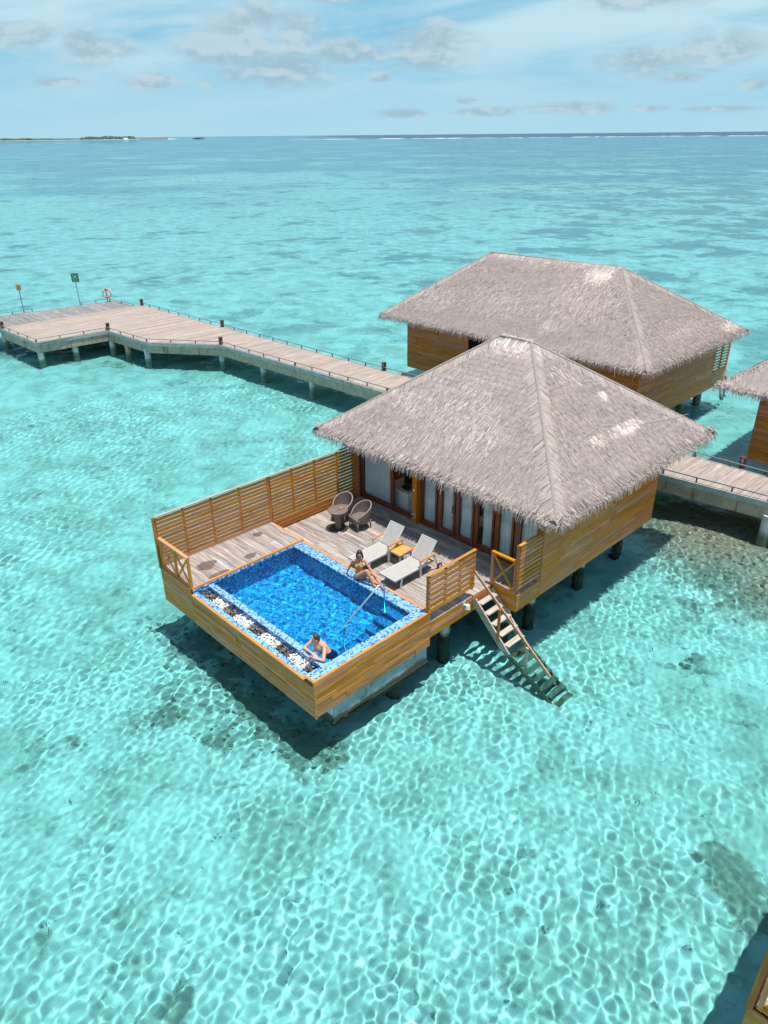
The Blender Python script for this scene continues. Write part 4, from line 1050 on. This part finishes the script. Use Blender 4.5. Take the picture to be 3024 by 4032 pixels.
for a, e in ((aR, V(3.755, 1.81, .028)), (aL, V(3.84, 1.58, .03))):
    m.cap(a + V(0, .015, -.035), e.lerp(a, .35) + V(0, 0, .005), .034, .032); m.cap(e.lerp(a, .45), e, .034, .022)
    for q in (-.028, -.012, .003, .016, .028): m.cap(e + V(q, .01, -.004), e + V(q, -.035, -.014), .011, .009, 8)
hd = add_head(m, (3.765, 2.515, .815), (-.62, -.62, -.42), (-.12, -.12, 1), .93)
bd = figure('body', m, skinW, wm, .0065, 4)
face_bits(bd, *hd, .93)
f, u, s, c, rot = hd
m = MB(); m.ell(c + u * .030 - f * .030, (.098, .085, .098), rot, 16, 12); m.ell(c - f * .065 - u * .05, (.052, .082, .13), rot, 12, 10)
for q, o_ in ((-1, .0), (1, .02)):
    m.cap(c + s * q * .066 + u * .03 - f * .01, c + s * q * .082 - f * .02 - u * .12, .034, .032); m.cap(c + s * q * .082 - f * .02 - u * .12, c + s * q * .085 - f * .05 - u * .29, .032, .018)
m.cap(c - f * .075 - u * .05, c - f * .10 - u * .36, .06, .038)
figure('hair', m, hairM, wm, .008, 3)
bk = MB()
n_ = V(-.72, -.66, .12).normalized(); sd = V(-.65, .75, 0).normalized()
for q in (-1, 1):
    ctr = V(3.79, 2.57, .47) + V(-.072, -.062, 0) + sd * .062 * q
    rows = 5; vs = []; fs = []
    for j in range(rows):
        wv = .052 * (1 - j / (rows - 1) * .85); zz = -.040 + .092 * j / (rows - 1)
        for i in range(5):
            a = (i / 4 - .5) * 2; d = sd * a * wv + V(0, 0, zz); r = min(.95, d.length / .062); vs.append(ctr + d * 1.0 + n_ * (.0575 * math.sqrt(1 - r * r) + .0015))
    for j in range(rows - 1):
        for i in range(4): a = j * 5 + i; fs.append((a, a + 1, a + 6, a + 5))
    bk.add(vs, fs); bk.tube([ctr + V(0, 0, .05) + n_ * .028, V(3.77, 2.555, .625) + sd * .05 * q + n_ * .055, V(3.80, 2.58, .665)], .0055, 5)
bk.tube([V(3.79, 2.57, .432) + Matrix.Rotation(a, 3, 'Z') @ V(.112, 0, 0) * (1.0 + .18 * abs(math.sin(a + R(40)))) for a in [k * math.pi / 12 for k in range(25)]], .006, 5)
bk.build('bikini_top', yellowM, wm, True)
bk = MB(); bk.tube([V(3.78, 2.535, .20) + Matrix.Rotation(a, 3, 'Z') @ V(.128, 0, 0) * (1.0 + .2 * abs(math.sin(a + R(25)))) + V(0, 0, -.02 * math.cos(a - R(40))) for a in [k * math.pi / 12 for k in range(25)]], .011, 6)
bk.ell(V(3.70, 2.435, .165), (.045, .05, .045), None, 10, 8); bk.tube([V(3.625, 2.60, .195), V(3.61, 2.605, .12), V(3.612, 2.60, .06)], .006, 5); bk.tube([V(3.62, 2.61, .195), V(3.605, 2.63, .12)], .006, 5)
bk.build('bikini_bottom', yellowM, wm, True)

mn = thing('person', (1.0, .8, -.06), 'dark haired man in floral shorts leaning on the inner pool ledge with folded arms', 'person')
m = MB()
sR, sL = V(.865, 1.085, .165), V(.895, .655, .195)
ct = V(.90, .865, .09)
m.ell(ct, (.135, .205, .17), Matrix.Rotation(R(6), 3, 'Z'), 18, 12); m.cap(V(.93, .86, .08), V(1.02, .77, -.12), .15, .135, 16); m.cap(V(1.02, .77, -.12), V(1.11, .70, -.28), .135, .14, 16)
m.ell((1.12, .69, -.31), (.14, .17, .13), Matrix.Rotation(R(-35), 3, 'Z'), 16, 10)
m.cap(sR, V(.88, .87, .21), .066, .075, 12); m.cap(sL, V(.88, .87, .21), .066, .075, 12); m.cap(V(.88, .87, .2), V(.835, .88, .30), .066, .06, 12)
eR, wR = V(.655, 1.18, .0), V(.66, .875, .0); m.cap(sR, eR, .054, .043, 12); m.cap(eR, wR, .043, .028, 12); add_hand(m, wR + V(0, 0, -.01), (.1, -1, -.1), (.8, .2, .3), 1.12, .2)
eL, wL = V(.675, .455, .005), V(.555, .70, .02); m.cap(sL, eL, .054, .043, 12); m.cap(eL, wL, .043, .028, 12); add_hand(m, wL, (-.55, .75, -.25), (-.3, .3, .9), 1.12, .7)
for hp, kn, an, ft in ((V(1.15, .78, -.34), V(1.33, .74, -.74), V(1.50, .66, -1.12), V(1.37, .64, -1.19)), (V(1.11, .61, -.34), V(1.27, .52, -.75), V(1.44, .46, -1.13), V(1.31, .44, -1.20))):
    m.cap(hp, kn, .095, .062, 12); m.cap(kn, kn.lerp(an, .35), .062, .06, 12); m.cap(kn.lerp(an, .35), an, .06, .038, 12); m.cap(an, ft, .036, .03)
    for q in (-.03, -.013, .003, .018, .032): m.cap(ft + V(0, q, 0), ft + V(-.045, q, -.012), .012, .01, 8)
hd = add_head(m, (.80, .885, .375), (-.80, .42, -.32), (-.2, .05, 1), 1.04)
bd = figure('body', m, skinM, mn, .0075, 4)
face_bits(bd, *hd, 1.04)
f, u, s, c, rot = hd
m = MB(); m.ell(c + u * .030 - f * .022, (.098, .085, .098), rot, 16, 12); m.ell(c - f * .045 - u * .02, (.068, .081, .085), rot, 12, 10)
figure('hair', m, hairB, mn, .008, 3)
m = MB(); m.cap(V(1.045, .745, -.17), V(1.12, .69, -.31), .152, .168, 16)
for hp, kn in ((V(1.15, .78, -.34), V(1.27, .755, -.60)), (V(1.11, .61, -.34), V(1.22, .55, -.61))): m.cap(hp, kn, .118, .104, 12)
figure('swim_shorts', m, shortsM, mn, .010, 3)

# ------------------------------------------------------------------ jetty
jet = thing('jetty', (17.5, 20, DZ), 'long plank jetty on white concrete piles behind the villas, widening into a platform', 'jetty')
NEAR = [(8.07, 43.9), (8.27, 38.1), (12.95, 37.85), (13.25, 33.05), (16.2, 29.05), (16.55, 22.0), (16.92, 14.9), (17.28, .2), (17.68, -3.6), (18.0, -6.5), (19.2, -24.0)]
FAR = [(18.72, 44.05), (19.05, 33.1), (19.5, 17.7), (19.82, 12), (19.86, .1), (19.9, -2.75), (20.1, -6.5), (21.2, -24.0)]
def interp(poly, y):
    for (xa, ya_), (xb, yb_) in zip(poly, poly[1:]):
        if min(ya_, yb_) <= y <= max(ya_, yb_) and ya_ != yb_: return xa + (xb - xa) * (y - ya_) / (yb_ - ya_)
    return poly[-1][0]
y = -23.9; hid = MB(); JP = .152
while y < 43.95:
    xl = interp(NEAR[2:], y) if y < 37.87 else interp(NEAR[:2], y); xr = interp(FAR, y)
    if .9 < y < 14.2 or y < -4.6: hid.box(xl + .03, xr - .03, y + .003, y + JP - .003, DZ - .03, DZ + random.uniform(-.002, .002))
    else: cube('plank', xl + .03, xr - .03, y + .003, y + JP - .003, DZ - .03, DZ + random.uniform(-.003, .003), jtX, jet)
    y += JP
o = hid.build('plank_run', jtX, jet); o['kind'] = 'stuff'
xl = 7.6
while xl < 18.15:
    y1_ = 48.55 - (xl - 7.6) * .095
    cube('plank', xl + .004, xl + .146, 44.02 + random.uniform(-.06, .02), y1_, DZ - .11, DZ - .075 + random.uniform(-.004, .004), jtY, jet); xl += .15
def edge_run(parent, poly, side, z=DZ, rail=True, beamh=True):
    for (a, b) in zip(poly, poly[1:]):
        a2, b2 = Vector((a[0], a[1], 0)), Vector((b[0], b[1], 0)); d = (b2 - a2).normalized(); nrm = Vector((d.y, -d.x, 0)) * side
        beam('edge_board', a2 + V(0, 0, z - .115) - nrm * .02, b2 + V(0, 0, z - .115) - nrm * .02, .05, .215, jetfas, parent)
        if beamh: beam('edge_beam', a2 + V(0, 0, z - .46) - nrm * .10, b2 + V(0, 0, z - .46) - nrm * .10, .14, .47, jetconc, parent)
        if rail:
            rl = beam('kerb_rail', a2 + V(0, 0, z + .20) - nrm * .07, b2 + V(0, 0, z + .20) - nrm * .07, .042, .036, railM, parent)
            L = (b2 - a2).length; k = max(1, round(L / 1.45))
            for i in range(k + 1):
                p = a2 + (b2 - a2) * min(max(i / k, .04 / L), 1 - .04 / L) - nrm * .07
                cube('kerb_post', p.x - .026, p.x + .026, p.y - .026, p.y + .026, z, z + .182, kpost, parent)
edge_run(jet, NEAR, 1); edge_run(jet, FAR, -1)
edge_run(jet, [(17.85, 47.6), (18.15, 44.1)], -1, DZ - .07); edge_run(jet, [(15.5, 47.82), (17.85, 47.6)], -1, DZ - .07); edge_run(jet, [(7.6, 48.58), (11.9, 48.15)], -1, DZ - .07); edge_run(jet, [(11.9, 48.15), (15.5, 47.82)], -1, DZ - .07, False)
m = MB(); m.prism([(16.9, 14), (16.3, 28.9), (13.4, 33.2), (13.1, 37.9), (8.4, 38.2), (8.2, 43.8), (18.5, 43.9), (18.9, 33), (19.3, 17.7), (19.5, 14)], DZ - .14, DZ - .05); m.prism([(17.4, .2), (16.9, 14), (19.5, 14), (19.6, .1), (19.8, -6.4), (21.0, -23.9), (19.4, -23.9), (18.1, -6.4)], DZ - .14, DZ - .05)
m.prism([(7.7, 44.1), (7.7, 48.4), (17.7, 47.5), (18.0, 44.1)], DZ - .3, DZ - .12)
m.build('deck_slab', jetconc, jet)
for (x, y) in ((8.5, 38.4), (10.76, 38.35), (13.15, 37.9), (13.4, 33.4), (16.5, 29.5), (16.85, 25.5), (17.0, 21.0), (17.15, 16.0), (17.3, 11.0), (17.5, 5.0), (17.75, -3.7), (8.5, 44.8), (19.3, 16), (19.2, 21), (19.1, 25.5), (18.8, 29.5), (18.7, 33.5), (18.5, 38), (18.3, 43), (19.6, -3.7), (13, 43), (19.6, 5)): pile(jet, x, y, .19, DZ - .5, pileM)
pl_ = pile(jet, 13.25, 35.8, .19, DZ - .5, pileRust); pl_['label'] = 'rust stained pile'
for i, (x, y) in enumerate(((18.66, 43.85), (19.0, 33.1), (19.48, 17.7), (16.32, 29.15), (13.1, 38.0), (8.2, 43.75), (20.0, -1.7))):
    LB = ['rust brown bollard light where the walkway meets the grey lower landing', 'rust brown bollard light on the open water side, halfway along the jetty', 'rust brown bollard light beside the roof slope of the near villa', 'rust brown bollard light at the bend where the jetty narrows', 'rust brown bollard light in the inner corner of the platform', 'rust brown bollard light cut by the frame at the platform end', 'rust brown bollard light between the near villa roof and the right hand villa']
    t = thing('bollard_light', (x, y, DZ), LB[i], 'bollard', 'bollard lights along the jetty')
    m = MB(); m.box(x - .09, x + .09, y - .09, y - .055, DZ, DZ + .42); m.box(x - .09, x + .09, y + .055, y + .09, DZ, DZ + .42); m.box(x - .088, x + .088, y - .055, y + .055, DZ, DZ + .20); m.build('body', rustM, t)
    m = MB(); m.box(x - .11, x + .11, y - .105, y + .105, DZ + .42, DZ + .46); m.build('lid', rustM, t)
    m = MB(); m.box(x - .05, x + .05, y - .05, y + .05, DZ + .2, DZ + .41); m.build('lamp_glass', alu, t)
# signs and lifebuoy at the landing
def place_board(parent, name, c, right, upv, w_, h, th, mat):
    n = right.cross(upv); o = bpy.data.objects.new(name, unit(mat)); o.scale = (w_, h, th)
    o.rotation_mode = 'QUATERNION'; o.rotation_quaternion = Matrix((right, upv, n)).transposed().to_quaternion(); return attach(o, parent, c)
greenM = plain('sign_green', (.0, .20, .12), .5); orangeM = plain('sign_orange', (.75, .27, .02), .5); beigeM = plain('sign_board', (.42, .30, .20), .6); redM = plain('buoy_orange', (.72, .12, .04), .5)
vt = Vector((-.55, -.83, 0)).normalized(); rgt = Vector((.83, -.55, 0)); UPV = Vector((0, 0, 1))
def sgn(mb, c, pts, k=.70): mb.add([c + rgt * a * k + UPV * b * k + vt * .022 for a, b in pts], [tuple(range(len(pts)))])
t = thing('sign', (15.53, 48.0, DZ), 'green assembly point sign with white arrows and figures on a thin post', 'sign')
m = MB(); m.tube([(15.53, 48.0, DZ - .3), (15.53, 48.0, 1.40)], .028, 8); m.build('post', railM, t)
cS = V(15.53, 47.97, 1.65); place_board(t, 'board', cS, rgt, UPV, .50, .61, .03, greenM); 
m = MB()
for (a, b) in ((-1, 1), (1, 1), (-1, -1), (1, -1)):
    q = V(a * .13, b * .13 + .12, 0); tip = (a * .13, b * .10 + .10); e = (a * .26, b * .22 + .11)
    sgn(m, cS, [(tip[0], tip[1]), (tip[0] + a * .09, tip[1]), (tip[0] + a * .06, tip[1] + b * .03), (e[0], e[1] + b * -.02), (e[0] - a * .03, e[1] + b * .02), (tip[0] + a * .02, tip[1] + b * .05), (tip[0], tip[1] + b * .08)])
for (a, hgt) in ((-.065, .0), (0, .03), (.065, .0)):
    sgn(m, cS, [(a - .028, .02), (a + .028, .02), (a + .034, .115 + hgt), (a - .034, .115 + hgt)]); sgn(m, cS, [(a + .024 * math.cos(k * .785), .145 + hgt + .024 * math.sin(k * .785)) for k in range(8)])
m.build('arrow_emblem', whiteM, t)
m = MB()
for j, wv in enumerate((.24, .26, .20)): sgn(m, cS, [(-wv, -.20 - j * .065), (wv, -.20 - j * .065), (wv, -.165 - j * .065), (-wv, -.165 - j * .065)])
m.build('text_line', plain('sign_pale_green', (.12, .50, .36), .5), t)
m = MB()
for s_ in (-1, 1): m.beam(cS + rgt * .26 * s_ - UPV * .31, cS + rgt * .26 * s_ + UPV * .31, .05, .03, (rgt.x, rgt.y, 0)); m.beam(cS - rgt * .26 + UPV * .31 * s_, cS + rgt * .26 + UPV * .31 * s_, .05, .03)
m.build('frame', kpost, t)
t = thing('sign', (11.34, 48.35, DZ), 'small orange warning sign with a triangle on a thin post', 'sign')
m = MB(); m.tube([(11.34, 48.35, DZ - .3), (11.34, 48.35, 1.2)], .035, 8); m.build('post', railM, t)
cS = V(11.34, 48.32, 1.42); place_board(t, 'board', cS, rgt, UPV, .32, .42, .03, beigeM); place_board(t, 'panel', cS + vt * .006, rgt, UPV, .24, .33, .03, orangeM)
m = MB(); c_ = cS + vt * .004; sgn(m, c_, [(-.11, -.02), (.11, -.02), (0, .17)]); sgn(m, c_, [(-.13, -.14), (.13, -.14), (.13, -.10), (-.13, -.10)]); m.build('warning_triangle', plain('sign_dark_orange', (.34, .10, .01), .5), t)
t = thing('lifebuoy', (17.6, 47.55, DZ), 'white and orange lifebuoy hanging on a short post at the landing corner', 'lifebuoy')
cB = V(17.6, 47.45, .26)
def ring(a0, a1, n, mat, nm):
    m = MB(); m.tube([cB + (rgt * math.cos(a0 + (a1 - a0) * k / n) + UPV * math.sin(a0 + (a1 - a0) * k / n)) * .31 for k in range(n + 1)], .072, 10); return m.build(nm, mat, t, True)
for a in (60, 240): ring(R(a), R(a + 60), 8, redM, 'orange_band')
pinkM = plain('buoy_faded_white', (.66, .52, .47), .6)
for a in (-60, 120): ring(R(a), R(a + 120), 14, pinkM, 'ring')
m = MB(); m.tube([cB + rgt * .0 + UPV * .28 - vt * .0, cB + rgt * .05, cB - UPV * .28], .03, 6); m.build('rope', whiteM, t)
m = MB(); m.tube([(17.6, 47.56, DZ - .1), (17.6, 47.56, .62)], .04, 8); m.build('post', railM, t)

# ------------------------------------------------------------------ the other villas
v2 = thing('overwater_villa', (27, 11, DZ), 'long roofed villa beyond the jetty with a dark doorway facing it', 'villa', 'thatched overwater villas')
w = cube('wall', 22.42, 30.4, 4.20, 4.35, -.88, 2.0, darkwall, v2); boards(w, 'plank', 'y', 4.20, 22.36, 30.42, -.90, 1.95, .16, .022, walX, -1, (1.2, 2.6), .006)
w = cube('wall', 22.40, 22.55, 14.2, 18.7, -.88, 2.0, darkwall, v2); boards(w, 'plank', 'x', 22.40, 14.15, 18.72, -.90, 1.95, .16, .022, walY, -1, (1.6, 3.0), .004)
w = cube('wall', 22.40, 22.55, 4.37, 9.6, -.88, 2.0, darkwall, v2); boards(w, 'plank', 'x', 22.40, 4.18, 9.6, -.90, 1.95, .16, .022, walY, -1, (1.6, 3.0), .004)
cube('corner_trim', 22.33, 22.38, 4.15, 4.21, -.92, 1.95, fasX, v2)
w = cube('wall', 23.9, 24.0, 9.6, 14.2, -.3, 2.0, darkwall, v2); dd = cube('door', 23.86, 23.9, 10.8, 12.6, -.3, 1.85, frameM, v2); cube('handle', 23.83, 23.86, 10.95, 11.0, .6, .9, alu, dd)
m = MB(); m.box(23.84, 23.86, 13.05, 13.2, .95, 1.12); m.build('number_plate', whiteM, v2)
cube('wall', 22.55, 24.0, 14.2, 14.3, -.88, 2.0, darkwall, v2); cube('wall', 22.55, 24.0, 9.6, 9.7, -.88, 2.0, darkwall, v2); cube('floor', 22.5, 24.0, 9.7, 14.2, -.5, -.31, jetconc, v2)
cube('wall', 22.55, 32.0, 18.6, 18.7, -.88, 2.0, fasX, v2); cube('wall', 30.3, 30.4, 4.4, 18.6, -.88, 2.0, fasY, v2)
thatch_roof(v2, 21.35, 31.9, 3.35, 20.0, 2.08, (26.75, 8.15), (26.6, 16.2), 5.3, 380,
            [((26.0, 8.9), (.7, .9), .9), ((24.3, 9.0), (1.6, 2.4), .3), ((23.6, 13.0), (1.2, 2.6), .25), ((22.6, 9.4), (.4, .5), .5), ((26.5, 12), (.4, 4.0), .35), ((23.0, 17.2), (.9, 1.4), .3), ((30.6, 3.9), (.9, .35), .8), ((27, 4.4), (3, .4), .25)], 18,
            ropes=[[(22.7, 4.3, 2.72), (24.5, 5.1, 3.34), (25.8, 5.25, 3.46), (27.8, 5.0, 3.26), (29.6, 4.9, 3.18)]])
slat_screen('slat_screen', 'weathered slatted balcony screen at the far right end of the villa beyond the jetty', 'y', 4.17, ((30.5, 31.3), (31.34, 32.2)), .02, 1.72, .155, fasX, -1, False, None, (30.46, 31.32, 32.2), (), .08, .022, .085)
f = cube('cladding', 30.44, 32.2, 4.2, 4.3, -.88, .0, darkwall, v2); boards(f, 'plank', 'y', 4.195, 30.44, 32.22, -.9, .0, .3, .022, capX, -1, (3, 4), .004)
for (x, y) in ((23.2, 5.0), (29.0, 4.9), (31.2, 5.0), (23, 17), (26, 4.9)): pile(v2, x, y, .2, -.86, pileM)
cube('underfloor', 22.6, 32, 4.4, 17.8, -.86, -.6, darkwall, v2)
t = thing('ladder_frame', (32.4, 4.1, -1.6), 'grey braced stair frame standing in the water under the balcony corner', 'ladder')
beam('leg', (31.7, 4.1, -.85), (32.15, 4.0, -2.3), .09, .09, pileM, t); beam('leg', (32.35, 4.1, -.6), (32.2, 4.0, -2.3), .06, .06, railM, t); beam('leg', (32.6, 4.3, -.3), (32.75, 4.1, -2.3), .06, .06, railM, t); beam('rail', (32.35, 4.2, -.62), (32.65, 4.3, -.32), .06, .06, railM, t)

v3 = thing('overwater_villa', (27, -7, DZ), 'villa cut by the right frame edge, only one roof corner and wall showing', 'villa', 'thatched overwater villas')
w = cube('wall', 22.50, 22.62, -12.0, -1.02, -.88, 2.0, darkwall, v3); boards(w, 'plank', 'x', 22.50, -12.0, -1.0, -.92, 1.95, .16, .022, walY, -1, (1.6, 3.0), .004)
cube('wall', 22.62, 31.5, -1.10, -1.0, -.88, 2.0, fasX, v3); cube('wall', 31.4, 31.5, -12, -1.1, -.88, 2.0, fasY, v3); cube('wall', 22.62, 31.4, -12.0, -11.9, -.88, 2.0, fasX, v3)
thatch_roof(v3, 21.75, 32.0, -14.0, .55, 2.08, (26.9, -9.5), (26.9, -3.9), 5.3, 110, [((23.2, -1.2), (.7, .6), .4)], 20, ropes=[[(22.9, .1, 2.4), (23.1, -1.1, 2.95), (22.6, -1.7, 2.65)]])
for (x, y) in ((23.2, -1.8), (23.2, -8)): pile(v3, x, y, .2, -.86, pileM)
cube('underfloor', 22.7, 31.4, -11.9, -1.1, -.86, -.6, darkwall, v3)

# corner of the neighbouring terrace in the lower right of the view
DYN = -17.02
nb = thing('neighbour_deck', (2.0, 6.3 + DYN, RZ), 'corner of the next villa deck at the lower right edge', 'deck')
cube('deck_frame', .05, 3.98, 5.47 + DYN, 7.06 + DYN, RZ - .25, RZ - .035, darkwall, nb)
planks_y(.06, 3.98, 5.465 + DYN, 7.06 + DYN, RZ, dkY, nb)
f = cube('cladding', .026, .055, 0.2 + DYN, 7.09 + DYN, -1.08, RZ - .05, darkwall, nb); boards(f, 'plank', 'x', .024, .2 + DYN, 7.11 + DYN, -1.10, RZ - .02, .142, .022, fasY, -1, (3, 4), .008)
f = cube('cladding', .06, 7.8, 7.07 + DYN, 7.095 + DYN, -1.08, DZ - .05, darkwall, nb); boards(f, 'plank', 'y', 7.10 + DYN, .03, 7.8, -1.10, RZ - .06, .28, .02, fasX, 1, (3, 4), .005)
b = MB(); b.box(.3, 7.8, .3 + DYN, 5.4 + DYN, -1.0, -.4); b.box(4.0, 7.8, 5.4 + DYN, 7.0 + DYN, -1.0, -.4); b.build('deck_base', jetconc, nb)
b = MB()
for k in range(59): b.box(.06 + k * .131, .187 + k * .131, .2 + DYN, (5.44 if k < 30 else 7.04) + DYN, DZ - .03, DZ + random.uniform(-.002, .002))
o = b.build('plank_run', dkY, nb); o['kind'] = 'stuff'
slat_screen('slat_screen', 'slatted screen corner cut off at the lower right of the frame', 'y', 7.055 + DYN, ((.06, 4.0), (4.06, 7.74)), .07, 1.64, .1225, slX, -1, True, paleX, (.03, 4.03, 7.74), (.95, 1.9, 2.9), .09)
cross_rail('orange cross railing glimpsed at the lower right edge of the frame', .06, 5.42 + DYN, 7.02 + DYN, RZ + .01, 1.05, [6.2 + DYN])

# ------------------------------------------------------------------ horizon: island, islet, surf on the reef
def pt(az_, d): return (-7.93 + d * math.cos(R(az_)), -10.62 + d * math.sin(R(az_)))
isl = MB(); n = 60; D0 = 5000
for k in range(n + 1): pass
ring_f = [pt(59.9 + 15 * k / n, D0 - 6 * math.sin(math.pi * k / n) * 20 + random.uniform(-15, 15)) for k in range(n + 1)]; ring_b = [pt(60.4 + 14.5 * k / n, D0 + 380) for k in range(n + 1)]
isl.add([(x, y, WZ + .4) for x, y in ring_f] + [(x, y, WZ + 2.0) for x, y in ring_b], [(k, n + 1 + k, n + 2 + k, k + 1) for k in range(n)])
tag(isl.build('island', sandM, None, org=(0, 0, 0)), kind='structure')
tr = MB()
for _ in range(2600):
    a = random.uniform(62.6, 75); hgt = 6 + 3 * math.sin(a * 1.1) + (7 if 62.8 < a < 66.2 else 0) + 2 * math.sin(a * 5)
    if 66.3 < a < 68.6 and random.random() < .5: hgt *= .6
    x, y = pt(a, D0 + random.uniform(70, 330)); g0 = random.uniform(.7, 1.2); zc = WZ + 1 + random.uniform(.15, 1) * hgt; r = random.uniform(3, 6)
    rock(tr, (x, y, zc), r, (.12 * g0, .18 * g0, .155 * g0), .7, 5)  # foliage paled and blued: distance haze put into the colour
tag(tr.build('island_trees', folM, None, False, True, org=(0, 0, 0)), kind='stuff')
for k in range(16):
    a = 60.7 + k * .118; x, y = pt(a, D0 - 60); h_ = 4.0
    t = tag(MB(), None) if False else None
    m = MB(); m.box(x - 5, x + 5, y - 5, y + 5, WZ + 1.2, WZ + 4.0, (.20, .15, .12)); m.add([(x - 7, y - 7, WZ + 4), (x + 7, y - 7, WZ + 4), (x + 7, y + 7, WZ + 4), (x - 7, y + 7, WZ + 4), (x, y, WZ + 8)], [(0, 1, 4), (1, 2, 4), (2, 3, 4), (3, 0, 4)], (.22, .19, .17))
    o = m.build('far_bungalow', folM, None, False, True, org=(x, y, WZ)); tag(o, 'tiny far bungalow in the row on stilts off the island tip', 'bungalow', 'row of far bungalows off the island')
x, y = pt(63.35, D0 - 30); m = MB(); m.box(x - 9, x + 9, y - 9, y + 9, WZ + .5, WZ + 10); o = m.build('white_building', whiteM, None, org=(x, y, WZ)); tag(o, 'small white building on the beach of the far island', 'building')
x, y = pt(58.55, D0 + 100); m = MB()
for _ in range(60): rock(m, (x + random.uniform(-28, 28), y + random.uniform(-20, 20), WZ + 1 + random.random() * 4), random.uniform(3, 5), (.08, .13, .10), .6, 5)
tag(m.build('islet', folM, None, False, True, org=(0, 0, 0)), kind='structure')
m = MB()
for _ in range(150):
    a = random.uniform(8, 53); dd = 2850 + 260 * math.sin(a * .3) * .3 + random.uniform(-25, 25)
    den = .35 + .65 * max(0, math.sin(a * .9 + 2) * math.sin(a * .37)); 
    if random.random() > den + (.3 if a < 30 else 0): continue
    x, y = pt(a, dd); l = random.uniform(6, 46); an = R(a + 90 + random.uniform(-6, 6)); hgt = random.uniform(.3, 1.15)
    dx, dy = math.cos(an) * l, math.sin(an) * l
    m.tube([(x - dx, y - dy, WZ), (x - dx * .4, y - dy * .4, WZ + hgt * .4), (x + dx * .5, y + dy * .5, WZ + hgt * .3), (x + dx, y + dy, WZ)], [.3, hgt, hgt * .8, .3], 6)
tag(m.build('surf', foamM, None, True, org=(0, 0, 0)), kind='stuff')

for o in bpy.data.objects:
    if o.type == 'MESH' and o.name not in ('sea_water',) and not o.name.startswith('pool_water'):
        o.cycles.is_caustics_receiver = True
bpy.context.view_layer.update()
